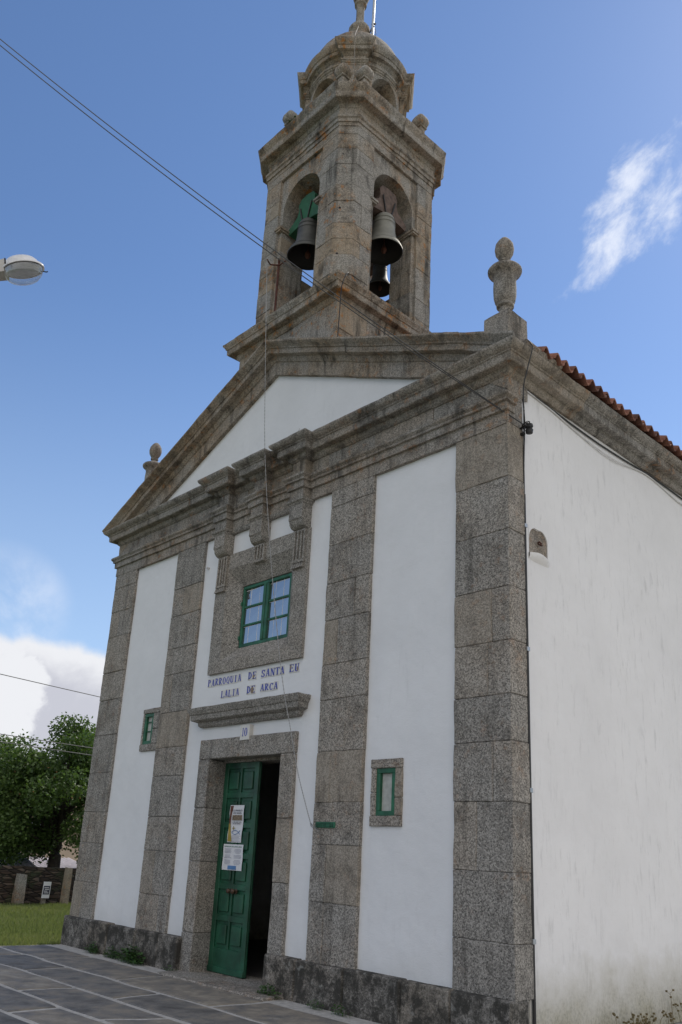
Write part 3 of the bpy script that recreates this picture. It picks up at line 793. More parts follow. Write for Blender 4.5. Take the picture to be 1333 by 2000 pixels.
# urns on their pedestals at the feet of the pediment
urn = None
for s in (1, -1):
    cx = 4.215 if s > 0 else -4.06; cy = .24 if s > 0 else .28
    e = bpy.data.objects.new('urn', None); COL.objects.link(e); e.parent = church; e.location = (cx, cy, 7.2)
    mb = MB(); mb.tone(.5); zo = -7.2
    mb.box(-.19, .19, -.19, .185, 7.22+zo, 7.88+zo, .012, .004)
    mb.hexa([(-.185, -.185, 7.878+zo), (.185, -.185, 7.878+zo), (.185, .18, 7.878+zo), (-.185, .18, 7.878+zo), (-.09, -.09, 7.975+zo), (.09, -.09, 7.975+zo), (.09, .09, 7.975+zo), (-.09, .09, 7.975+zo)])
    mb.build('pedestal', GRC, e)
    mb = MB()
    mb.lathe([(r*.85, (z if z < 8.6 else 8.6+(z-8.6)*.92)+zo) for r, z in [(.11, 7.95), (.085, 8.02), (.09, 8.055), (.125, 8.075), (.128, 8.10), (.118, 8.115), (.145, 8.15), (.162, 8.22), (.166, 8.34), (.160, 8.46), (.168, 8.50), (.185, 8.53), (.235, 8.56), (.246, 8.58), (.246, 8.60), (.225, 8.625), (.13, 8.66), (.07, 8.70), (.062, 8.73), (.085, 8.745), (.088, 8.77), (.062, 8.785), (.09, 8.815), (.128, 8.88), (.140, 8.95), (.128, 9.03), (.092, 9.09), (.05, 9.135), (.01, 9.15)]], 0, 0, 28)
    mb.build('urn_body', GRC, e, smooth=45)

# ------------------------------------------------------------------ bell tower
TX, TY = 0.0, 1.36
tower = bpy.data.objects.new('bell_tower', None); COL.objects.link(tower); tower.parent = church; tower.location = (0, 0, 0)
Tb = 1.235
mb = MB(); z = 7.0
while z < 9.6:
    h = random.uniform(.42, .6); h = min(h, 9.70-z) if z+h < 9.5 else 9.70-z
    for (fx, a0, a1) in ((0, -1.235, 1.235),):
        cuts = sorted([-Tb, random.uniform(-.7, -.3), random.uniform(.3, .8), Tb])
        for a, b in zip(cuts, cuts[1:]):
            mb.tone(1); mb.box(TX+a+.002, TX+b-.002, TY-Tb-random.uniform(0, .006), TY+Tb, z+.002, z+h-.002, .006)
            pass
    z += h
z = 7.0
while z < 9.6:      # side facing blocks, proud of the core by a few millimetres
    h = random.uniform(.42, .6); h = min(h, 9.70-z) if z+h < 9.5 else 9.70-z
    cuts = sorted([-Tb+.004, random.uniform(-.7, -.3), random.uniform(.3, .8), Tb-.004])
    for a, b in zip(cuts, cuts[1:]):
        mb.tone(1); mb.box(TX+Tb-.3, TX+Tb+random.uniform(.003, .009), TY+a+.002, TY+b-.002, z+.002, z+h-.002, .006)
    z += h
mb.build('tower_base', GRT, tower)
sq = lambda T: [(TX-T, TY-T), (TX+T, TY-T), (TX+T, TY+T), (TX-T, TY+T)]
mb = MB(); mb.sweep([(-.4, 9.64), (.01, 9.64), (.03, 9.66), (.055, 9.71), (.06, 9.735), (.155, 9.74), (.165, 9.75), (.168, 9.835), (.185, 9.845), (.19, 9.865), (.225, 9.91), (.232, 9.945), (.20, 9.965), (-.02, 10.07), (-.4, 10.09)], sq(Tb), True, blk=.9, jit=.008)
mb.build('base_cornice', GRT, tower, smooth=25)
T, c = 1.182, .235
octo = lambda T, c: [(TX-T+c, TY-T), (TX+T-c, TY-T), (TX+T, TY-T+c), (TX+T, TY+T-c), (TX+T-c, TY+T), (TX-T+c, TY+T), (TX-T, TY+T-c), (TX-T, TY-T+c)]
ru = .56; Z0b, Z1b = 9.98, 13.30
pp = [(ru, -T), (T-c, -T), (T, -T+c), (T, -ru), (T-.54, -ru), (ru, -T+.54)]
for q in range(4):
    mb = MB(); ca, sa = math.cos(q*math.pi/2), math.sin(q*math.pi/2)
    z = Z0b
    while z < 13.12:
        h = random.uniform(.30, .44)
        if z+h > 12.93: h = 13.13-z
        mb.tone(1); j = random.uniform(-.005, .005)
        A = [(ru, -T), (.78, -T), (.78, -ru), (T-.54, -ru), (ru, -T+.54)]; Bq = [(.781, -T), (T-c, -T), (T, -T+c), (T, -ru), (.781, -ru)]
        crs_ = globals().get('crs_', 0)+1
        if crs_ % 2: A, Bq = [(-y, -x) for x, y in A][::-1], [(-y, -x) for x, y in Bq][::-1]
        for pl0 in (A, Bq):
            mb.tone(1); j = random.uniform(-.004, .004)
            poly = [(TX+(x*ca-y*sa)*(1+j), TY+(x*sa+y*ca)*(1+j)) for x, y in pl0]
            mb.prism(poly, z+.001+random.uniform(0, .002), z+h-.001-random.uniform(0, .002), .006)
        z += h
        # alternate upright joints are cut as thin grooves by offset half blocks
    mb.build('corner_pier', GRT, tower)
# arched infill of each face
mw, spring = .48, 12.39
for q in range(4):
    mb = MB(); ca, sa = math.cos(q*math.pi/2), math.sin(q*math.pi/2)
    X = lambda u, d, z: (TX+u*ca-(-T+d)*sa, TY+u*sa+(-T+d)*ca, z)
    d0, d1 = .05, .535
    def hx(u0, u1, za, zb_, e0=d0, e1=d1):
        mb.hexa([X(u0, e0, za), X(u1, e0, za), X(u1, e1, za), X(u0, e1, za), X(u0, e0, zb_), X(u1, e0, zb_), X(u1, e1, zb_), X(u0, e1, zb_)])
    for s in (-1, 1):
        z = Z0b
        while z < spring-.01:
            h = random.uniform(.3, .45)
            if z+h > spring-.15: h = spring-z
            mb.tone(1); u0, u1 = sorted((s*mw, s*(ru+.002))); hx(u0, u1, z+.001, z+h-.001); z += h
        mb.tone(.6); u0, u1 = sorted((s*(mw-.03), s*(ru+.02))); hx(u0, u1, 11.985, 12.02, -.012, .44); u0, u1 = sorted((s*(mw-.05), s*(ru+.035))); hx(u0, u1, 12.02, 12.06, -.03, .46)
    ns = 5*5
    th = [math.pi*k/ns for k in range(ns+1)]
    for k in range(ns):
        if k % 5 == 0: mb.tone(1)
        a, b = th[k], th[k+1]
        ia, ib = (mw*math.cos(a), spring+mw*math.sin(a)), (mw*math.cos(b), spring+mw*math.sin(b))
        oa, ob = (ia[0] if k > 0 else ru, 13.13), (ib[0] if k < ns-1 else -ru, 13.13)
        if k == 0: oa = (ru, 13.13); extra = [(ru, spring)]
        fr = [X(ia[0], d0, ia[1]), X(ib[0], d0, ib[1]), X(ob[0], d0, ob[1]), X(oa[0], d0, oa[1])]
        bk = [X(ia[0], d1, ia[1]), X(ib[0], d1, ib[1]), X(ob[0], d1, ob[1]), X(oa[0], d1, oa[1])]
        mb.hexa([fr[0], fr[1], bk[1], bk[0], fr[3], fr[2], bk[2], bk[3]])
        if k == 0: mb.hexa([X(ia[0], d0, spring), X(ru, d0, spring), X(ru, d1, spring), X(ia[0], d1, spring), X(ia[0], d0, spring+.001), X(ru, d0, 13.13), X(ru, d1, 13.13), X(ia[0], d1, spring+.001)])
        if k == ns-1: mb.hexa([X(-ru, d0, spring), X(ib[0], d0, spring), X(ib[0], d1, spring), X(-ru, d1, spring), X(-ru, d0, 13.13), X(ib[0], d0, spring+.001), X(ib[0], d1, spring+.001), X(-ru, d1, 13.13)])
    mb.build('arch', GRT, tower)
mb = MB()
for q in range(3): mb.tone(1); mb.box(-.476, .476, TY+T-.40, TY+T-.12, 9.99+q*.42, 10.40+q*.42, .008)
mb.build('parapet', GRT, tower)
mb = MB()
for q in range(4): mb.tone(1); mb.box(-T+.12, -T+.40, TY-.476, TY+.476, 9.99+q*.40, 10.38+q*.40, .008)
mb.build('parapet', GRT, tower)
mb = MB(); mb.tone(.3); mb.prism(octo(T, c), 13.132, 13.31, .004); mb.build('lintel_course', GRT, tower)
mb = MB(); mb.prism(octo(T-.1, c), 9.9, 10.03, 0); mb.build('belfry_floor', GRT, tower)
mb = MB()
mb.sweep([(-.5, 13.29), (.012, 13.29), (.014, 13.36), (.035, 13.365), (.036, 13.43), (.06, 13.45), (.062, 13.485), (.012, 13.495), (.012, 13.66), (.03, 13.675), (.04, 13.70), (.05, 13.735), (.175, 13.738), (.184, 13.755), (.186, 13.84), (.182, 13.85), (.186, 13.87), (.215, 13.91), (.235, 13.96), (.237, 14.0), (.20, 14.015), (-.2, 14.10), (-.5, 14.10)], octo(T, c), True, blk=.95, jit=.007)
mb.build('tower_cornice', GRT, tower, smooth=25)
mb = MB(); mb.prism(octo(1.0, .3), 13.9, 14.13, 0); mb.build('terrace', GRT, tower)
# lantern: round drum with four arches and buttress strips on the diagonals
lan = mb = MB(); R0, R1 = .87, .62; hwA, spA, zt0, zt1 = .34, 14.86, 14.05, 15.36
NS = 128
def zbot(a):
    best = None
    for k in range(4):
        da = (a-k*math.pi/2+math.pi) % (2*math.pi)-math.pi
        s_ = R0*math.sin(da)
        if abs(da) < 1 and abs(s_) < hwA: return spA+math.sqrt(max(hwA**2-s_**2, 0))
    return zt0
for k in range(NS):
    if k % 8 == 0: mb.tone(1)
    a, b = 2*math.pi*k/NS, 2*math.pi*(k+1)/NS; m_ = zbot((a+b)/2)
    za, zb_ = (zbot(a), zbot(b)) if m_ > zt0 else (zt0, zt0)
    if m_ > zt0 and za == zt0: za = spA
    if m_ > zt0 and zb_ == zt0: zb_ = spA
    P = lambda r, t, z: (TX+r*math.cos(t), TY+r*math.sin(t), z)
    mb.hexa([P(R0, a, za), P(R0, b, zb_), P(R1, b, zb_), P(R1, a, za), P(R0, a, zt1), P(R0, b, zt1), P(R1, b, zt1), P(R1, a, zt1)])
for q in range(4):
    t = math.pi/4+q*math.pi/2; u = Vector((math.cos(t), math.sin(t))); w = Vector((-u.y, u.x)); o = Vector((TX, TY))
    z = 14.05
    while z < 15.3:
        h = .42; h = min(h, 15.36-z); mb.tone(1)
        poly = [o+u*.78-w*.20, o+u*.945-w*.20, o+u*.945+w*.20, o+u*.78+w*.20]
        mb.prism([tuple(p) for p in poly], z+.001, z+h-.001, .006); z += h
    # scrolls beside each strip
mb.build('lantern_drum', GRT, tower, smooth=30).location.z = .09
path = []
for q in range(4):
    t0 = q*math.pi/2; t = math.pi/4+t0; u = Vector((math.cos(t), math.sin(t))); w = Vector((-u.y, u.x)); o = Vector((TX, TY))
    da = math.asin(.20/R0)
    for k in range(11):
        a = t0-math.pi/4+da+(math.pi/2-2*da)*k/10
        path.append((TX+R0*math.cos(a), TY+R0*math.sin(a)))
    for p in (o+u*.945-w*.20, o+u*.945+w*.20): path.append(tuple(p))
mb = MB(); mb.sweep([(-.3, 15.22), (.01, 15.22), (.012, 15.25), (.035, 15.265), (.036, 15.285), (.055, 15.30), (.055, 15.325), (.008, 15.335), (.008, 15.44), (.03, 15.455), (.055, 15.49), (.105, 15.50), (.11, 15.51), (.112, 15.575), (.13, 15.585), (.135, 15.60), (.16, 15.635), (.175, 15.68), (.175, 15.705), (-.05, 15.75), (-.3, 15.76)], path, True, blk=9, jit=0)
mb.build('lantern_cornice', GRT, tower, smooth=25).location.z = .09
mb = MB(); prof = []
for k in range(15):
    a = math.pi/2*k/15.6; prof.append((math.cos(a)*.925, 15.72+.99*math.sin(a)))
mb.lathe(prof, TX, TY, 40, True, False); mb.build('dome', GRT, tower, smooth=50).location.z = .09
mb = MB(); mb.lathe([(.22, 16.45), (.20, 16.73), (.185, 17.03), (.175, 17.19), (.195, 17.22), (.215, 17.27), (.215, 17.33), (.18, 17.39), (.11, 17.44), (.085, 17.50), (.078, 17.70), (.080, 17.93), (.095, 17.98), (.12, 18.0), (.125, 18.04), (.10, 18.06), (.135, 18.12), (.165, 18.22), (.16, 18.34), (.10, 18.42), (.06, 18.46), (.06, 18.8), (.01, 19.0)], TX, TY, 28); mb.build('spire', GRT, tower, smooth=40)
# small diamond headed finials on the tower cornice
for x, y in ((.97, .18), (1.20, .47), (-.42, .17), (1.24, 1.88)):
    mb = MB(); mb.tone(.6)
    mb.box(x-.12, x+.12, y-.12, y+.12, 14.0, 14.10, .01); mb.box(x-.065, x+.065, y-.065, y+.065, 14.10, 14.30, .012); mb.box(x-.09, x+.09, y-.09, y+.09, 14.295, 14.33, .008)
    rg = [(.07, 14.33), (.105, 14.35), (.14, 14.39), (.155, 14.44), (.148, 14.49), (.115, 14.545), (.07, 14.59), (.015, 14.62)]
    R = [[mb.V(x+a*r*.84, y+b*r*.84, z) for a, b in ((-.88, -.88), (-.5, -1.04), (.5, -1.04), (.88, -.88), (1.04, -.5), (1.04, .5), (.88, .88), (.5, 1.04), (-.5, 1.04), (-.88, .88), (-1.04, .5), (-1.04, -.5))] for r, z in rg]
    for p, q in zip(R, R[1:]):
        for k in range(12): mb.F(p[k], p[(k+1) % 12], q[(k+1) % 12], q[k])
    mb.F(*R[-1]); mb.F(*R[0])
    mb.build('pinnacle', GRT, tower, smooth=40)

# ------------------------------------------------------------------ bells
def bell(cx, cy, zl, rm, h, ang, mat, yokemat, label, big=True):
    e = empty('bell', label, 'bell', (cx, cy, zl))
    mb = MB(); k = rm/.34; hh = h/.74
    pr = [(.34, 0), (.343, .02), (.325, .06), (.285, .12), (.245, .19), (.215, .28), (.20, .38), (.192, .50), (.188, .60), (.178, .66), (.15, .705), (.08, .73), (.01, .74)]
    mb.lathe([(r*k, z*hh) for r, z in pr], 0, 0, 36, False, False)
    for zz in (.10, .52, .60): mb.lathe([(.0, 0)]*0 or [((r+.006)*k, (zz+d)*hh) for r, d in ((np_(pr, zz-.008), -.008), (np_(pr, zz)+.004, 0), (np_(pr, zz+.008), .008))], 0, 0, 36, False, False)
    mb.m = 1
    mb.lathe([((r-.018)*k, z*hh) for r, z in pr[:-2]], 0, 0, 36, True, False)
    mb.lathe([(.322*k, 0), (.34*k, 0)], 0, 0, 36, False, False)
    mb.build('bell_body', [mat, BRZ3], e, smooth=50)
    mb = MB(); mb.lathe([(.015*k, .5*hh), (.015*k, .12*hh), (.045*k, .07*hh), (.05*k, .02*hh), (.03*k, -.03*hh), (.005, -.05*hh)], .02, 0, 12); mb.build('clapper', RUST, e, smooth=50)
    mb = MB(); ca, sa = math.cos(ang), math.sin(ang)
    def Y(u, d, z): return (u*ca-d*sa, u*sa+d*ca, z)
    z0 = .70*hh
    if big:
        out = [(-.44, z0-.05), (-.16, z0), (.16, z0), (.44, z0-.05), (.46, z0+.07), (.34, z0+.14), (.235, z0+.22), (.20, z0+.33), (.215, z0+.46), (.16, z0+.545), (.0, z0+.57), (-.16, z0+.545), (-.215, z0+.46), (-.20, z0+.33), (-.235, z0+.22), (-.34, z0+.14), (-.46, z0+.07)]
    else: out = [(-.44, z0+.0), (.44, z0+.0), (.44, z0+.12), (-.44, z0+.12)]
    a = [mb.V(*Y(u, -.09, z)) for u, z in out]; b = [mb.V(*Y(u, .09, z)) for u, z in out]
    mb.F(*a); mb.F(*b[::-1])
    for i in range(len(out)): j = (i+1) % len(out); mb.F(a[i], a[j], b[j], b[i])
    mb.build('yoke', yokemat, e)
    mb = MB()
    for s in (-1, 1):
        for dd in (-1, 1):
            mb.tube([Y(s*.06, dd*.10, .70*hh), Y(s*.10, dd*.105, z0+.15), Y(s*.15, dd*.105, z0+.34)], .014, 6)
    mb.build('strap', DKM, e)
    mb = MB(); mb.tube([Y(-.56, 0, z0+.08), Y(.56, 0, z0+.08)], .022, 8); mb.build('axle', DKM, e)
    return e
def np_(pr, z):
    for (r0, z0), (r1, z1) in zip(pr, pr[1:]):
        if z0 <= z <= z1: return r0+(r1-r0)*(z-z0)/(z1-z0)
    return pr[-1][0]
bell(0.0, .45, 11.32, .34, .74, 0, BRZ, GRN3, 'dark bronze bell under a green yoke in the facade arch of the tower')
bell(.955, 1.33, 11.42, .34, .74, math.pi/2, BRZ2, WOODY, 'pale bronze bell under a rough wooden yoke in the side arch')
bell(.02, 2.20, 11.64, .24, .55, 0, BRZ, WOODY, 'small dark bell hanging deeper inside the tower, below the pale bell', False)

# ------------------------------------------------------------------ lettering
def letter(mb, ch, x, z, w, h, y0, y1):
    """thick and thin strokes with serifs, drawn on a w by h field"""
    k = .27*w; t = .13*w; sf = .08*h
    def ln(xa, za, xb, zb_, th):          # slanted or straight stroke of horizontal width th
        a = [(x+xa-th/2, z+za), (x+xa+th/2, z+za), (x+xb+th/2, z+zb_), (x+xb-th/2, z+zb_)]
        i = [mb.V(p[0], y0, p[1]) for p in a]; j = [mb.V(p[0], y1, p[1]) for p in a]
        mb.F(*i); mb.F(*j[::-1])
        for q in range(4): mb.F(i[q], i[(q+1) % 4], j[(q+1) % 4], j[q])
    def hz(xa, xb, zc, th): 
        a = [(x+xa, z+zc-th/2), (x+xb, z+zc-th/2), (x+xb, z+zc+th/2), (x+xa, z+zc+th/2)]
        i = [mb.V(p[0], y0, p[1]) for p in a]; j = [mb.V(p[0], y1, p[1]) for p in a]
        mb.F(*i); mb.F(*j[::-1])
        for q in range(4): mb.F(i[q], i[(q+1) % 4], j[(q+1) % 4], j[q])
    def arc(cx, cz, rx, rz, a0, a1, n=12, thick=k, thin=t):
        P = []
        for q in range(n+1):
            a = a0+(a1-a0)*q/n; wdt = thin+(thick-thin)*abs(math.cos(a))
            P.append(((cx+rx*math.cos(a), cz+rz*math.sin(a)), (cx+(rx-wdt)*math.cos(a), cz+(rz-max(thin*.9, .05*h))*math.sin(a))))
        for p, q in zip(P, P[1:]):
            a = [p[0], q[0], q[1], p[1]]
            i = [mb.V(x+c_[0], y0, z+c_[1]) for c_ in a]; j = [mb.V(x+c_[0], y1, z+c_[1]) for c_ in a]
            mb.F(*i); mb.F(*j[::-1])
            for r in range(4): mb.F(i[r], i[(r+1) % 4], j[(r+1) % 4], j[r])
    def stem(xc, th=k): ln(xc, 0, xc, h, th); hz(xc-th/2-.07*w, xc+th/2+.07*w, sf/2, sf); hz(xc-th/2-.07*w, xc+th/2+.07*w, h-sf/2, sf)
    PI = math.pi
    if ch in 'PRDBEFL1I': 
        xc = .25*w if ch not in '1I' else .5*w
        stem(xc)
    if ch in 'PR': arc(.35*w, h*.745, .53*w, h*.255, -PI/2, PI/2)
    if ch == 'R': ln(.42*w, h*.48, .80*w, 0, k*.95); hz(.66*w, .98*w, sf/2, sf)
    if ch == 'D': arc(.25*w, h*.5, .66*w, h*.5, -PI/2, PI/2)
    if ch == 'E':
        hz(.25*w, .86*w, h-sf/2, sf); hz(.25*w, .88*w, sf/2, sf); hz(.25*w, .66*w, h*.52, sf*.9)
        ln(.84*w, 0, .84*w, h*.22, t); ln(.82*w, h*.78, .82*w, h, t); ln(.66*w, h*.42, .66*w, h*.62, t)
    if ch == 'L': hz(.25*w, .90*w, sf/2, sf); ln(.87*w, 0, .87*w, h*.26, t)
    if ch == 'A':
        ln(.16*w, 0, .50*w, h, t); ln(.80*w, 0, .50*w, h, k); hz(.28*w, .70*w, h*.32, sf*.8); hz(.02*w, .32*w, sf/2, sf); hz(.62*w, .98*w, sf/2, sf)
    if ch in 'OQ0': arc(.5*w, h*.5, .45*w, h*.5, 0, 2*PI, 24)
    if ch == 'Q': ln(.52*w, h*.12, .86*w, -h*.10, k*.8)
    if ch == 'C': arc(.54*w, h*.5, .46*w, h*.5, .24*PI, 1.76*PI, 20); ln(.88*w, h*.70, .88*w, h*.98, t)
    if ch == 'U':
        ln(.25*w, h*.22, .25*w, h, k); hz(.04*w, .46*w, h-sf/2, sf); ln(.78*w, h*.22, .78*w, h, t); hz(.64*w, .92*w, h-sf/2, sf); arc(.475*w, h*.26, .355*w, h*.26, PI, 2*PI)
    if ch == 'N':
        ln(.18*w, 0, .18*w, h, t); ln(.82*w, 0, .82*w, h, t); ln(.80*w, 0, .22*w, h, k); hz(.04*w, .32*w, sf/2, sf); hz(.02*w, .26*w, h-sf/2, sf); hz(.68*w, .96*w, h-sf/2, sf)
    if ch == 'T':
        stem(.5*w); hz(.06*w, .94*w, h-sf/2, sf); ln(.09*w, h*.76, .09*w, h, t); ln(.91*w, h*.76, .91*w, h, t)
    if ch == 'S':
        arc(.5*w, h*.74, .38*w, h*.26, .12*PI, 1.5*PI, 14); arc(.5*w, h*.26, .40*w, h*.26, -.88*PI, .5*PI, 14); ln(.82*w, h*.70, .82*w, h*.95, t); ln(.14*w, h*.05, .14*w, h*.30, t)
sign = empty('name_sign', 'blue serif parish name on small white glazed tiles above the door hood', 'sign', (0, 0, 0))
chipped = {('EU', 0), ('EU', 1), ('DE2', 1), ('DE', 1)}
words = [('PARROQUIA', 'PARROQUIA', -1.10, -.262, 3.895, 4.020), ('DE', 'DE', -.112, .092, 3.895, 4.022), ('SANTA', 'SANTA', .185, .705, 3.893, 4.020), ('EU', 'EU', .795, 1.012, 3.888, 4.018),
         ('LALIA', 'LALIA', -.735, -.285, 3.695, 3.818), ('DE2', 'DE', -.118, .088, 3.692, 3.820), ('ARCA', 'ARCA', .192, .585, 3.695, 3.815)]
for key, word, xa, xb, za, zb_ in words:
    n = len(word); pw = (xb-xa)/n
    for i, ch in enumerate(word):
        x = xa+pw*i; dz = random.uniform(-.004, .004)
        mb = MB(); y = .0385
        mb.box(x+.002, x+pw-.002, y, .05, za+dz, zb_+dz, .002)
        o = mb.build('letter_tile', TILEW, sign)
        mb = MB(); letter(mb, ch, x+.004, za+dz+.012, pw-.008, (zb_-za)-.024, y-.002, y+.001)
        mb.build('letter', TILEB, o)
        if (key, i) in chipped:
            mb = MB(); cx_ = x+pw*random.choice((.3, .65)); cz_ = (za+zb_)/2+random.uniform(-.02, .02); big = key == 'DE2' and i == 1
            rr = (.045, .055) if big else (random.uniform(.014, .028), random.uniform(.02, .04))
            pl = [(cx_+rr[0]*random.uniform(.6, 1.1)*math.cos(a), cz_+rr[1]*random.uniform(.6, 1.1)*math.sin(a)) for a in [2*math.pi*q/9 for q in range(9)]]
            mb.prism(pl, y-.0045, y+.001, 0, xf=lambda c_: (c_[0], c_[2], c_[1])); mb.build('chip', RUSTT, o)
num = empty('house_number', 'white glazed tile with blue number 10 over the door lintel', 'sign', (0, 0, 0))
mb = MB(); mb.box(-.103, .105, -.022, .06, 3.043, 3.255, .004); tl = mb.build('tile', TILEW, num)
mb = MB(); letter(mb, '1', -.062, 3.095, .055, .115, -.0245, -.02); letter(mb, '0', -.008, 3.095, .075, .115, -.0245, -.02); mb.build('digits', TILEB, num)
pl_ = empty('wall_plate', 'small green embossed plate on the pilaster right of the door', 'sign', (0, 0, 0))
mb = MB(); mb.box(1.565, 1.905, -.022, .01, 1.908, 1.975, .004); mb.build('plate', GRN2, pl_)
mb = MB()
for i, ch in enumerate('NOTUEIRA'): letter(mb, ch, 1.585+i*.038, 1.920, .032, .042, -.026, -.02)
mb.build('lettering', GRN, pl_)

# posters taped to the shut leaf
def sheet(mb, x0, x1, z0, z1, y, bow=.004, skew=0):
    n = 10; R = []
    for k in range(n+1):
        t = k/n; z = z0+(z1-z0)*t
        dy = -bow*math.sin(t*math.pi*3)-.002
        R.append([mb.V(x0+skew*t+(x1-x0)*q/3, y+dy*(1 if q in (0, 3) else .3), z) for q in range(4)]+[mb.V(x0+skew*t+(x1-x0)*q/3, y+dy*(1 if q in (0, 3) else .3)+.0012, z) for q in range(4)])
    for p, q in zip(R, R[1:]):
        for i in range(3): mb.F(p[i], p[i+1], q[i+1], q[i]); mb.F(p[i+4], q[i+4], q[i+5], p[i+5])
        mb.F(p[0], q[0], q[4], p[4]); mb.F(p[3], p[7], q[7], q[3])
    mb.F(R[0][0], R[0][4], R[0][7], R[0][3]); mb.F(R[-1][0], R[-1][3], R[-1][7], R[-1][4])
yd = .285-.010
def textobj(name, s, size, x, z, y, mat, parent, align='CENTER', sx=1.0):
    cu = bpy.data.curves.new(name, 'FONT'); cu.body = s; cu.size = size; cu.align_x = align; cu.extrude = .0004
    o = bpy.data.objects.new(name, cu); COL.objects.link(o); o.rotation_euler = (rad(90), 0, 0); o.location = (x, y, z); o.scale = (sx, 1, 1)
    bpy.context.view_layer.update()
    me = bpy.data.meshes.new_from_object(o.evaluated_get(bpy.context.evaluated_depsgraph_get())); M = o.matrix_world.copy()
    bpy.data.objects.remove(o); me.transform(M); me.materials.clear(); me.materials.append(mat)
    q = bpy.data.objects.new(name, me); COL.objects.link(q); q.parent = parent; return q
def inkrect(mb, x0, x1, z0, z1, y): mb.box(x0, x1, y-.0012, y, z0, z1, 0)
px0, px1 = -.665, -.345
p1 = empty('poster', 'white poster with gold edge, photo and fish symbol, upper one on the green door', 'poster', (0, 0, 0))
mb = MB(); sheet(mb, px0, px1, 1.70, 2.20, yd, .006, .012); mb.build('paper', PAPER, p1)
yi = yd-.009; w = px1-px0
mb = MB(); n = 12      # curved gold band
A = []
for k in range(n+1):
    t = k/n; z = 1.71+.48*t; xr = px0+.012+.012*t+w*(.30*(1-t)**1.6+.22*max(0, t-.55)/.45)
    A.append((mb.V(px0+.012+.012*t, yi, z), mb.V(xr, yi, z), mb.V(px0+.012+.012*t, yi+.001, z), mb.V(xr, yi+.001, z)))
for i, (p, q) in enumerate(zip(A, A[1:])): mb.m = 0 if i < 6 else 1; mb.F(p[0], p[1], q[1], q[0]); mb.F(p[2], q[2], q[3], p[3])
mb.build('band', [INKS[1], INKS[2]], p1)
mb = MB(); inkrect(mb, px0+.085, px1-.015, 1.995, 2.065, yi); mb.build('picture', INKS[5], p1)
textobj('lettering', 'LOS PRIMEROS\nCRISTIANOS', .034, -.475, 2.115, yi-.001, INKS[0], p1)
textobj('lettering', 'LA VERDADERA CARA\nDEL CRISTIANISMO', .021, -.475, 1.963, yi-.001, INKS[0], p1)
mb = MB()
inkrect(mb, -.575, -.497, 1.885, 1.893, yi); inkrect(mb, -.542, -.532, 1.862, 1.918, yi); mb.build('cross', INKS[1], p1)
mb = MB()
for s in (-1, 1):
    mb.tube([(-.57+.19*t, yi-.001, 1.835+s*.028*math.sin(math.pi*t/.82) if t < .82 else 1.835+s*-.026*(t-.82)/.18) for t in [k/16 for k in range(17)]], .0035, 5)
mb.build('fish_symbol', INKS[3], p1)
mb = MB()
for k in range(5): inkrect(mb, px0+.10, px1-.02-.03*(k % 2), 1.785-.018*k, 1.790-.018*k, yi)
mb.build('text_lines', INKS[6], p1)
p2 = empty('notice_sheet', 'white printed notice with green heading, lower one on the green door', 'notice', (0, 0, 0))
mb = MB(); sheet(mb, -.735, -.285, 1.335, 1.675, yd, .003, 0); mb.build('paper', PAPER, p2)
textobj('lettering', 'ESTRADA SAN XIAO: SANTA E ARCA', .024, -.51, 1.636, yi+.002, INKS[4], p2)
mb = MB()
for cxx in (-.62, -.40):
    for k in range(13):
        if k in (4, 8): continue
        ww = random.uniform(.05, .085); inkrect(mb, cxx-ww, cxx+ww, 1.61-.0165*k, 1.6165-.0165*k, yi+.003)
mb.build('text_lines', INKS[6], p2)
mb = MB(); inkrect(mb, -.60, -.41, 1.345, 1.395, yi+.003); mb.build('picture', INKS[3], p2)

# ------------------------------------------------------------------ cables, chain, conductor
for i, (r0, lab) in enumerate((((-.30, 6.02), 'upper of two dark overhead cables crossing the sky to the church corner'), ((-.30, 5.9), 'lower of two dark overhead cables crossing the sky to the church corner'))):
    end = ((.30, -5.55, 11.30), (.30, -5.55, 11.22))[i]
    s_ = (.15, .19)[i]
    mb = MB(); mb.tube(sag((4.49, .16, 6.345), end, s_, 30), .0058, 6)
    tag(mb.build('overhead_cable', CABM), lab, 'cable', 'overhead cables')
ins = empty('cable_bracket', 'black insulator bracket tying the overhead cables at the top of the side wall', 'bracket', (4.45, .25, 6.35))
mb = MB(); mb.box(-.075, .0, -.02, .02, -.09, -.06, .004); mb.tube([(-.075, .0, .0), (.05, -.04, .0)], .012, 6); mb.build('arm', DKM, ins)
mb = MB(); mb.lathe([(.02, -.07), (.04, -.06), (.045, -.02), (.03, .0), (.045, .02), (.04, .05), (.02, .06)], .03, .05, 14); mb.build('insulator', BLK, ins, smooth=40)
mb = MB()
for k in range(4): mb.tube([(.03+.05*math.cos(a+k), .0+.055*math.sin(a+k*.8), .02*math.sin(2*a)+.01*k) for a in [2*math.pi*q/14 for q in range(15)]], .005, 5)
mb.build('coil', BLK, ins)
con = empty('conduit', 'black cable conduit running down beside the corner pilaster', 'conduit', (4.39, .30, 0))
mb = MB(); mb.tube([(0.006, -.004, 0), (.006, -.004, 5.55)], .017, 10); mb.build('pipe', BLK, con)
mb = MB(); mb.tube(spline([(.006, -.004, 5.5), (.02, -.02, 5.9), (.02, 0, 6.25), (.01, .02, 6.62), (.008, .0, 6.78)]), .010, 6); mb.build('cable', BLK, con)
for z in (5.15, 3.75, 2.3, .9): mb = MB(); mb.box(-.015, .028, -.028, .020, z, z+.045, .003); mb.build('clip', STEEL, con)
def tube_thing(name, mat, pts, r, label, cat, group=None, seg=6):
    mb = MB(); mb.tube(pts, r, seg); return tag(mb.build(name, mat), label, cat, group)
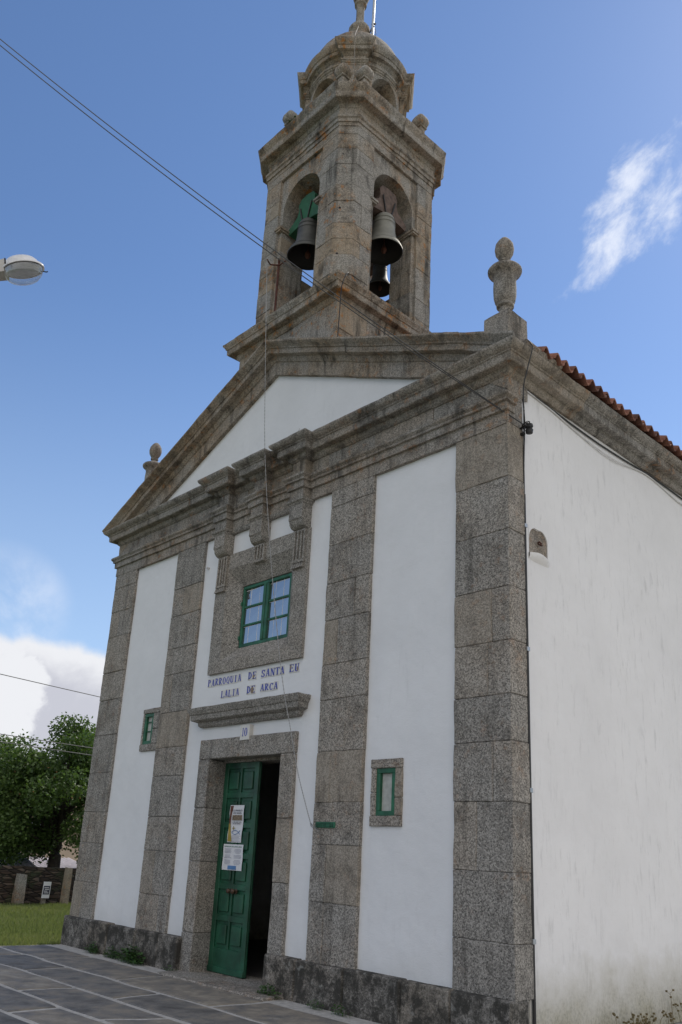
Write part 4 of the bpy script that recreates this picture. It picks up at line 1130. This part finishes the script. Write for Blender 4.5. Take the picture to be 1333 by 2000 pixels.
tube_thing('eave_cable', WHC, spline([(4.39, .36, 6.92), (4.39, .9, 6.885), (4.39, 1.6, 6.80), (4.40, 2.35, 6.76), (4.39, 3.3, 6.88), (4.39, 4.4, 6.78), (4.39, 5.6, 6.87), (4.39, 8, 6.8), (4.39, 12, 6.86)]), .009, 'pale cable sagging between clips below the eave', 'cable')
tube_thing('eave_cable', BLK, spline([(4.392, .36, 6.93), (4.392, 1.0, 6.89), (4.392, 1.9, 6.86), (4.392, 2.6, 6.87), (4.392, 3.5, 6.90), (4.392, 5.5, 6.86), (4.392, 9, 6.9), (4.392, 12, 6.88)]), .011, 'thin dark cable pinned close under the eave', 'cable')
tube_thing('drop_cable', BLK, spline([(4.70, -.02, 7.26), (4.725, .03, 7.18), (4.66, .03, 6.95), (4.58, .05, 6.70), (4.49, .2, 6.37)]), .007, 'dark cable dropping from the roof edge to the cable bracket', 'cable')
ch = empty('bell_chain', 'thin chain hanging from the tower across the facade to a hook by the door', 'chain', (0, 0, 0))
cp = spline([(-.04, -.34, 10.80), (.046, -.335, 9.86), (.20, -.345, 8.5), (.372, -.36, 7.2), (.66, -.34, 5.6), (1.02, -.29, 3.9), (1.255, -.235, 3.03), (1.40, -.19, 2.5), (1.585, -.115, 1.95)], 10)
mb = MB()
rs = [(.0085 if i % 2 else .0045) for i in range(len(cp)*4)]
# resample densely so the links read
dense = []
for a, b in zip(cp, cp[1:]):
    for k in range(4): dense.append(a.lerp(b, k/4))
dense.append(cp[-1])
mb.tube(dense, [(.0065 if i % 2 else .0035) for i in range(len(dense))], 6); mb.build('chain_links', GREYC, ch)
mb = MB(); mb.tube([(1.585, -.115, 1.955), (1.60, -.09, 1.925), (1.612, -.05, 1.895), (1.62, .01, 1.88)], .007, 6); mb.tube([(1.578, -.112, 1.955), (1.58, -.10, 1.92), (1.595, -.085, 1.905)], .006, 6); mb.build('hook', STEEL, ch)
brk = empty('iron_bracket', 'rusty iron post with arm on the tower base cornice beside the facade arch', 'bracket', (-.09, -.06, 9.96))
mb = MB(); mb.tube([(0, 0, 0), (.0, 0, .98)], .02, 8); mb.tube([(0, 0, .98), (.04, -.03, 1.02)], .02, 6); mb.build('post', RUST, brk)
mb = MB(); mb.tube([(.02, 0, .93), (-.05, -.14, .90), (.05, -.28, .86)], .013, 6); mb.tube([(.0, 0, .93), (.12, .05, 1.0)], .012, 6); mb.build('arm', RUST, brk)
lc = empty('lightning_conductor', 'thin wire running from the spire down the tower corner', 'wire', (0, 0, 0))
k45 = math.sqrt(.5)
def dg(r, z, w=0): return (TX+k45*r+w, TY-k45*r+w, z)
mb = MB(); mb.tube(spline([dg(.205, 17.25), dg(.62, 16.62), dg(1.22, 15.72), dg(1.21, 15.5), dg(1.08, 14.9), dg(1.62, 14.05, -.02), dg(1.64, 13.9, -.03), dg(1.50, 13.3, -.04), dg(1.49, 12.0, -.05), dg(1.49, 10.7, -.06), dg(1.50, 10.3, -.04)], 5), .0055, 6); mb.build('wire', WIREM, lc)
mb = MB(); mb.tube(spline([dg(1.52, 10.25, .06), dg(1.80, 10.05, .10), dg(1.99, 9.95, .10), dg(2.02, 9.7, .05), dg(1.80, 9.3, .03), dg(1.76, 8.6, .02), dg(1.76, 8.2, .0)], 5), .008, 6); mb.build('loose_end', BLK, lc)
for z in (12.7, 11.6, 10.7): p = dg(1.49, z, -.05); mb = MB(); mb.box(p[0]-.02, p[0]+.02, p[1]-.02, p[1]+.02, z-.015, z+.015, .003); mb.build('clip', DKM, lc)
ant = empty('antenna_mast', 'grey metal mast strapped beside the spire', 'mast', (.235, 1.50, 16.6))
mb = MB(); mb.tube([(0, 0, 0), (.02, 0, 3.2)], .026, 10); mb.build('pole', STEEL, ant)
mb = MB(); mb.tube([(0, 0, .78), (-.14, -.05, .42)], .014, 6); mb.tube([(-.03, 0, .85), (.05, .03, .83)], .02, 6); mb.tube(spline([(.02, 0, .8), (.10, 0, .5), (.06, 0, .1)]), .007, 5); mb.build('clamp', DKM, ant)

# ------------------------------------------------------------------ street lamp
lampp = Vector((1.685, -4.60, 7.18)); u = Vector((.685*.978, .728*.978, .208)); 
lamp = empty('street_lamp', 'white street lamp head with clear bowl on a grey arm', 'street lamp', (.45, -5.92, 0))
off = -Vector((.45, -5.92, 0))
mb = MB(); mb.tube([Vector((0, 0, -.05)), Vector((0, 0, 7.1))], [.085, .055], 14); mb.build('pole', LAMPA, lamp, smooth=50)
mb = MB(); q0 = lampp-u*.23+off; a0 = Vector((0, 0, 6.95))
mb.tube([a0, a0.lerp(q0, .5)+Vector((0, 0, .12)), q0+Vector((0, 0, .03))], .045, 12); mb.build('arm', LAMPA, lamp, smooth=50)
side = Vector((-.728, .685, 0))
LN = Vector((-.685*.208, -.728*.208, .978))
def ell(mb, cz0, prof, seg=26):     # prof rows (half length, half width, z, shift)
    R = []
    for a_l, a_w, z, sh in prof:
        R.append([mb.V(*(lampp+off+u*(sh+a_l*math.cos(2*math.pi*k/seg))+side*(a_w*.9*math.sin(2*math.pi*k/seg))+LN*(z*.9))) for k in range(seg)])
    for p, q in zip(R, R[1:]):
        for k in range(seg): mb.F(p[k], p[(k+1) % seg], q[(k+1) % seg], q[k])
    return R
mb = MB(); R = ell(mb, 0, [(.205, .145, .0, 0), (.215, .155, .0, 0), (.215, .155, .02, 0), (.185, .135, .03, -.012), (.175, .128, .09, -.018), (.15, .11, .125, -.02), (.09, .07, .145, -.02), (.01, .01, .150, -.02)]); mb.F(*R[-1])
mb.box(0, .001, 0, .001, 0, .001, 0) if False else None
mb.build('lamp_housing', LAMPB, lamp, smooth=45)
mb = MB(); P = [lampp+off+u*a+side*b+LN*z for a, b, z in ((-.44, -.06, -.04), (-.17, -.075, -.045), (-.17, .075, -.045), (-.44, .06, -.04), (-.44, -.05, .07), (-.17, -.07, .115), (-.17, .07, .115), (-.44, .05, .07))]; mb.hexa([tuple(p) for p in P]); mb.build('gear_box', LAMPA, lamp)
mb = MB(); R = ell(mb, 0, [(.20, .14, -.002, 0), (.20, .14, -.03, 0), (.188, .132, -.08, 0), (.155, .11, -.13, 0), (.095, .068, -.16, 0), (.01, .01, -.17, 0)]); mb.F(*R[-1]); mb.build('lamp_bowl', BOWL, lamp, smooth=60)
mb = MB(); R = ell(mb, 0, [(.19, .132, -.004, 0), (.12, .085, .03, 0), (.01, .01, .045, 0)]); mb.F(*R[-1]); mb.build('reflector', STEEL, lamp, smooth=60)
mb = MB(); P0 = lampp+off
mb.tube([P0+u*-.13+side*-.15+LN*.04, P0+u*-.125+side*-.16+LN*-.03], .008, 6); mb.tube([P0+u*.20+LN*-.05, P0+u*.235+LN*-.065, P0+u*.25+LN*-.06], .006, 6)
mb.build('clip', DKM, lamp)

# ------------------------------------------------------------------ ground
mb = MB(); mb.F(mb.V(-900, -900, -.02), mb.V(900, -900, -.02), mb.V(900, 900, -.02), mb.V(-900, 900, -.02)); mb.build('ground', LAWN, None, kind='structure')
mb = MB(); mb.F(mb.V(-4.42, -24, -.004), mb.V(22, -24, -.004), mb.V(22, .1, -.004), mb.V(-4.42, .1, -.004)); mb.build('mortar_bed', MOR, None, kind='structure')
mb = MB(); mb.F(mb.V(4.3, .1, -.006), mb.V(40, .1, -.006), mb.V(40, 30, -.006), mb.V(4.3, 30, -.006)); mb.build('gravel_bounce_yard', YARD, None, kind='structure')  # unseen gravel sheet, added to bounce neutral light onto the side wall
mb = MB()
rows = [-.36, -1.17, -1.84, -2.52, -3.10, -3.72, -4.45, -5.1, -5.9, -6.6, -7.4, -8.2, -9.1, -10, -11, -12, -13.2, -14.5, -16, -18, -20, -22, -24]
known = {0: [-2.8, -.75, 1.30, 3.1], 1: [-3.35, -1.9, .42, 2.4], 2: [-2.9, -.42, 1.52, 3.2], 3: [-3.0, -.9, .70, 2.2], 4: [-3.2, -1.2, .2, 1.9]}
import mathutils
nz = lambda x, y: mathutils.noise.noise(Vector((x*1.9, y*1.9, 3.3)))
for r in range(len(rows)-1):
    ya, yb = rows[r], rows[r+1]
    xs = [-4.38]+(known.get(r) or [])
    while xs[-1] < 21: xs.append(xs[-1]+random.uniform(.8, 1.9))
    jo = [random.uniform(-.10, .10) for _ in xs]
    for i in range(len(xs)-1):
        mb.tone(1); g = .040
        x0, x1 = xs[i]+g, xs[i+1]-g; n = 7
        ring = []
        y0, y1 = ya-g, yb+g
        sl0, sl1 = jo[i], jo[i+1]
        if i == 0: sl0 = 0
        def wob(x, y): return (x+.045*nz(x*1.3, y*1.3), y+.050*nz(y*1.2+7, x*.9))
        for k in range(n): ring.append(wob(x0+sl0+(x1+sl1-x0-sl0)*k/n, y1))
        for k in range(n): ring.append(wob(x1+sl1+(-2*sl1)*k/n, y1+(y0-y1)*k/n))
        for k in range(n): ring.append(wob(x1-sl1+(x0-sl0-x1+sl1)*k/n, y0))
        for k in range(n): ring.append(wob(x0-sl0+(2*sl0)*k/n, y0+(y1-y0)*k/n))
        hz_ = .003+random.uniform(0, .006)
        lo = [mb.V(p[0], p[1], -.01) for p in ring]; mid = [mb.V(p[0], p[1], hz_-.007) for p in ring]
        cxx = (x0+x1)/2; cyy = (y0+y1)/2
        hi = [mb.V(p[0]+(cxx-p[0])*.02, p[1]+(cyy-p[1])*.03, hz_) for p in ring]
        m_ = len(ring)
        for k in range(m_): mb.F(lo[k], lo[(k+1) % m_], mid[(k+1) % m_], mid[k]); mb.F(mid[k], mid[(k+1) % m_], hi[(k+1) % m_], hi[k])
        mb.F(*hi)
mb.build('paving', SLB, None, kind='structure')

# grass on the lawn at the left
mb = MB(); rg = random.Random(5)
def blades(n, xa, xb, ya, yb, h0, h1, keep):
    for _ in range(n):
        x, y = rg.uniform(xa, xb), rg.uniform(ya, yb)
        if not keep(x, y): continue
        h = rg.uniform(h0, h1)*(.7+.6*(mathutils.noise.noise(Vector((x*.8, y*.8, 0)))+.5)); a = rg.uniform(0, 6.28); w = rg.uniform(.006, .012)*1.2
        lx, ly = rg.uniform(-.5, .5)*h, rg.uniform(-.5, .5)*h
        mb.tn = max(-1, min(1, rg.gauss(-.1, .45)+.7*mathutils.noise.noise(Vector((x*.5, y*.5, 5)))))
        dx, dy = w*math.cos(a), w*math.sin(a)
        mb.F(mb.V(x-dx, y-dy, -.02), mb.V(x+dx, y+dy, -.02), mb.V(x+lx, y+ly, h))
edge = lambda x, y: x < -4.40+.14*nz(y*.8, 1.3)+.05*nz(y*3, 2)+ (0 if y < -.1 else -.12)
blades(26000, -7.4, -4.2, -2.5, 2.6, .03, .065, edge)
blades(26000, -12.6, -7.4, -2.0, 5.0, .035, .08, lambda x, y: y > .9*(-.28)*(x+4.4)-1.9 or True)
mb.build('grass', BLADE, None, kind='stuff')

# weeds at the foot of the facade
def weed(x, y, s, n, label, dry=False):
    mb = MB()
    for _ in range(n):
        a = rg.uniform(0, 6.28); r = s*rg.uniform(.1, 1); px, py = x+r*math.cos(a)*1.3, y+r*math.sin(a)*.35
        z = s*rg.uniform(.1, 1)*max(.15, 1-.6*r/s); b = rg.uniform(0, 6.28); l = s*rg.uniform(.12, .26); ww = l*.45
        mb.tn = rg.uniform(-1, 1); t = rg.uniform(-.4, .6)
        d = Vector((math.cos(b), math.sin(b), t)).normalized(); sd = d.cross(Vector((0, 0, 1))).normalized()
        p = Vector((px, py, z)); 
        mb.F(mb.V(*p), mb.V(*(p+d*l*.5+sd*ww)), mb.V(*(p+d*l)), mb.V(*(p+d*l*.5-sd*ww)))
        if rg.random() < .25: mb.F(mb.V(px-.003, py, -.01), mb.V(px+.003, py, -.01), mb.V(px, py, z))
    return tag(mb.build('weed', LEAFW), label, 'weed', 'weeds along the foot of the facade')
wl = ['low green weed near the left end of the dark plinth', 'bushiest green weed against the plinth left of the door', 'sparse weed at the plinth just left of the bushiest one', 'thin weed tuft by the left door jamb', 'flat weed at the right end of the threshold', 'weed tuft on the paving below the slit window', 'weed clump at the plinth near the right pilaster']
weed(-3.2, -.16, .17, 220, wl[0]); weed(-2.02, -.18, .26, 420, wl[1]); weed(-2.6, -.16, .18, 260, wl[2]); weed(-1.02, -.17, .11, 80, wl[3]); weed(1.10, -.18, .17, 220, wl[4]); weed(1.90, -.17, .12, 90, wl[5]); weed(2.30, -.17, .13, 110, wl[6])
def drystem(x, y, h, n, label):
    mb = MB()
    for _ in range(n):
        px, py = x+rg.uniform(-.05, .12), y+rg.uniform(-.22, .22); hh = h*rg.uniform(.5, 1)
        a = Vector((px, py, -.02)); b = Vector((px+rg.uniform(-.05, .1), py+rg.uniform(-.16, .16), hh)); m_ = a.lerp(b, .55)+Vector((rg.uniform(-.03, .03), rg.uniform(-.03, .03), 0))
        mb.tube([a, m_, b], [.0035, .003, .0018], 4)
        for _ in range(4):
            p = m_.lerp(b, rg.random()); d = Vector((rg.uniform(-1, 1), rg.uniform(-1, 1), rg.uniform(.2, 1))).normalized()*hh*.16
            mb.tube([p, p+d], [.002, .0015], 4); e = p+d; s = .009
            mb.hexa([(e.x-s, e.y-s, e.z-s), (e.x+s, e.y-s, e.z-s), (e.x+s, e.y+s, e.z-s), (e.x-s, e.y+s, e.z-s), (e.x-s, e.y-s, e.z+s), (e.x+s, e.y-s, e.z+s), (e.x+s, e.y+s, e.z+s), (e.x-s, e.y+s, e.z+s)])
    return tag(mb.build('dry_plant', DRYW), label, 'plant', 'dry stalks by the side wall')
drystem(4.50, 1.86, .24, 12, 'cluster of dry brown stalks against the white side wall, nearer the conduit')
drystem(4.50, 3.02, .34, 9, 'taller dry stalk at the frame edge against the white side wall')
drystem(4.50, 2.4, .17, 6, 'shortest dry stalks between the two taller clumps by the side wall')

# ------------------------------------------------------------------ background at the left
mb = MB(); y = -9
while y < 12:
    mb.box(-13.0, -12.78, y, y+3.0-.004, -.05, .90+random.uniform(-.03, .02), .01); y += 3.0
tag(mb.build('rubble_wall', BRK), 'low dark brown rubble wall along the far edge of the lawn', 'wall')
def post(x, y, h, w, label):
    mb = MB(); mb.tone(1)
    mb.hexa([(x-w, y-w, -.05), (x+w, y-w, -.05), (x+w, y+w, -.05), (x-w, y+w, -.05), (x-w*.85, y-w*.8, h), (x+w*.8, y-w*.85, h), (x+w*.85, y+w*.9, h-.02), (x-w*.8, y+w*.8, h-.03)])
    return tag(mb.build('stone_post', GRW), label, 'post', 'granite posts before the rubble wall')
post(-12.62, 2.70, .74, .12, 'pale granite post standing alone before the rubble wall')
post(-12.35, 3.83, .93, .085, 'granite post beside the church corner, before the rubble wall')
pst = post(-12.60, 3.37, .40, .05, 'short post that carries the black and white poster')
bp = empty('tree_poster', 'black and white poster on a short post below the oak', 'poster', (-12.5, 3.36, .10))
def flat(mb, a, b, c_, d, x): mb.hexa([(x, a, c_), (x, b, c_), (x-.004, b, c_), (x-.004, a, c_), (x, a+.01, d), (x, b+.01, d), (x-.004, b+.01, d), (x-.004, a+.01, d)])
mb = MB(); flat(mb, -.10, .11, .06, .46, .0); mb.build('paper', PAPER, bp)
mb = MB(); flat(mb, -.08, .09, .15, .36, .004); mb.build('print', INKS[0], bp)
mb = MB()
for k, (a, b) in enumerate(((-.05, .06), (-.06, .03), (-.04, .07), (-.06, .06))): flat(mb, a, b, .18+.042*k, .197+.042*k, .007)
mb.build('text_lines', PAPER, bp)
# sheds with corrugated roofs behind the wall
def shed(y0, y1, x0, x1, zl, zh, label):
    e = empty('shed', label, 'shed', (x1, y0, 0), 'sheds behind the rubble wall')
    mb = MB(); mb.box(x1-x0 if False else 0-(x1-x0), -.15, .1, y1-y0-.1, -.05, zl-.04, .01); mb.build('wall', BRK, e)
    mb = MB(); n = int((y1-y0)/.02); R = []
    for k in range(n+1):
        yy = (y1-y0)*k/n; h = .030*math.sin(2*math.pi*yy/.14)
        R.append((mb.V(.1, yy, zl+h), mb.V(x0-x1, yy, zh+h), mb.V(.1, yy, zl+h-.012), mb.V(x0-x1, yy, zh+h-.012)))
    for p, q in zip(R, R[1:]): mb.F(p[0], q[0], q[1], p[1]); mb.F(p[2], p[3], q[3], q[2]); mb.F(p[0], p[2], q[2], q[0])
    mb.build('roof', CORR, e, smooth=60)
shed(.6, 3.75, -18.5, -14.2, .86, 2.05, 'shed with pale corrugated roof left of the oak trunk')
shed(4.6, 6.4, -17.5, -14.2, .50, 1.05, 'lower corrugated roof shed right of the oak trunk')
hs = empty('house', 'house with orange tiled roof seen through the oak', 'house', (-31, 9.5, 0))
mb = MB(); mb.box(-4, 4, -6, 6, -.05, 3.4, .01); mb.build('wall', HWALL, hs)
mb = MB(); mb.hexa([(-4.4, -6.4, 3.35), (4.4, -6.4, 3.35), (4.4, 6.4, 3.35), (-4.4, 6.4, 3.35), (-.05, -6.4, 5.0), (.05, -6.4, 5.0), (.05, 6.4, 5.0), (-.05, 6.4, 5.0)]); mb.build('roof', ORO, hs)
for yy in (-3.5, 0, 3.5):
    mb = MB(); mb.box(3.98, 4.03, yy-.5, yy+.5, 1.0, 2.3, .01); mb.build('window', GLS, hs)

# oak
def oak(cx, cy, label):
    e = empty('oak_tree', label, 'tree', (cx, cy, -.02)); rt = random.Random(21)
    mb = MB(); mb.tube(spline([(0, 0, 0), (.03, .02, .7), (-.02, .05, 1.4), (.05, .0, 2.2), (.0, .1, 3.2)], 4), [.22-.0085*k for k in range(17)], 10)
    lobes = []
    CR = Vector((.15, -.50, 2.82))
    for k in range(72):
        while True:
            d = Vector((rt.uniform(-1, 1), rt.uniform(-1, 1), rt.uniform(-1, 1)))
            if d.length < 1: break
        d = d.normalized()*(d.length**.45)
        p = CR+Vector((d.x*1.9, d.y*2.15, d.z*1.72-.02)); r = rt.uniform(.42, .72)
        if p.z < 1.45 and (p.y > -1.5): continue
        p.z -= max(0, (-.9-p.y))*.28
        lobes.append((p, r))
    lobes += [(Vector((.1, .15, 4.75)), .42), (Vector((0, -.2, 4.65)), .5), (Vector((.1, 1.55, 3.5)), .5), (Vector((.2, 1.7, 2.7)), .5), (Vector((.3, 1.4, 1.75)), .45), (Vector((.4, -2.3, 1.5)), .5), (Vector((.3, .9, 1.25)), .38)]
    for p, r in lobes[::2]:
        st = Vector((0, .05, rt.uniform(1.2, 2.6))); mb.tube([st, st.lerp(p, .5)+Vector((0, 0, .15)), p], [.06, .035, .012], 6)
    mb.build('trunk', BARK, e, smooth=50)
    mb = MB()
    for p, r in lobes:
        lt = rt.uniform(-.45, .45)
        for _ in range(int(760*r*r/.3)):
            d = Vector((rt.gauss(0, 1), rt.gauss(0, 1), rt.gauss(0, 1))).normalized()
            q = p+d*r*(rt.random()**.33)*rt.uniform(.75, 1.12); q.z += .1*r
            l = rt.uniform(.06, .12); ax = Vector((rt.gauss(0, 1), rt.gauss(0, 1), rt.gauss(-.2, .7))).normalized()
            sd = ax.cross(Vector((rt.gauss(0, 1), rt.gauss(0, 1), rt.gauss(0, 1)))).normalized()
            mb.tn = max(-1, min(1, lt+rt.gauss(0, .35)))
            mb.F(mb.V(*q), mb.V(*(q+ax*l*.5+sd*l*.34)), mb.V(*(q+ax*l)), mb.V(*(q+ax*l*.45-sd*l*.34)))
    mb.build('crown', LEAF, e)
oak(-14.0, 4.15, 'broad dark green oak tree behind the rubble wall')
for i, ((za, zb_), lab) in enumerate((((5.50, 4.62), 'highest of three thin wires behind the church corner, crossing the oak top'), ((4.0, 3.62), 'middle thin wire crossing in front of the oak'), ((3.83, 3.45), 'lowest thin wire crossing in front of the oak'))):
    tube_thing('utility_wire', UWIRE, sag((-10.3, -4.2, za), (-9.0, 9.5, zb_), .05), .010, lab, 'wire', 'thin wires across the oak', 5)

def sprig(x, y, z, n, h, label, mat):
    mb = MB()
    for _ in range(n):
        a = rg.uniform(0, 6.28); p = Vector((x+rg.uniform(-.03, .03), y+rg.uniform(-.03, .03), z-.03)); q = p+Vector((math.cos(a)*h*.35, math.sin(a)*h*.35, h*rg.uniform(.5, 1)))
        mb.tube([p, q], [.004, .002], 4)
        for k in range(4):
            c_ = p.lerp(q, rg.uniform(.3, 1)); d = Vector((rg.uniform(-1, 1), rg.uniform(-1, 1), rg.uniform(-.2, 1))).normalized()*.06; w_ = d.cross(Vector((0, 0, 1)))*.35
            if n > 1: mb.F(mb.V(*c_), mb.V(*(c_+d*.5+w_)), mb.V(*(c_+d)), mb.V(*(c_+d*.5-w_)))
    return tag(mb.build('weed', mat), label, 'weed')
sprig(-.20, .10, 14.06, 9, .20, 'small weed rooted on the tower cornice right of the left finial', LEAFW)
sprig(-.70, .10, 14.06, 7, .14, 'tiny weed on the tower cornice left of the left finial', LEAFW)
sprig(.86, -.22, 7.24, 1, .24, 'single dry twig standing on the cornice above the right bracket', DRYW)
mb = MB(); mb.tube([(-1.40, .06, 5.86), (-1.40, -.01, 5.86)], .022, 10); tag(mb.build('pipe_stub', WHC), 'short white pipe stub sticking out of the plaster left of the upper window', 'pipe')

p1.location.x = .08; p2.location.x = .08
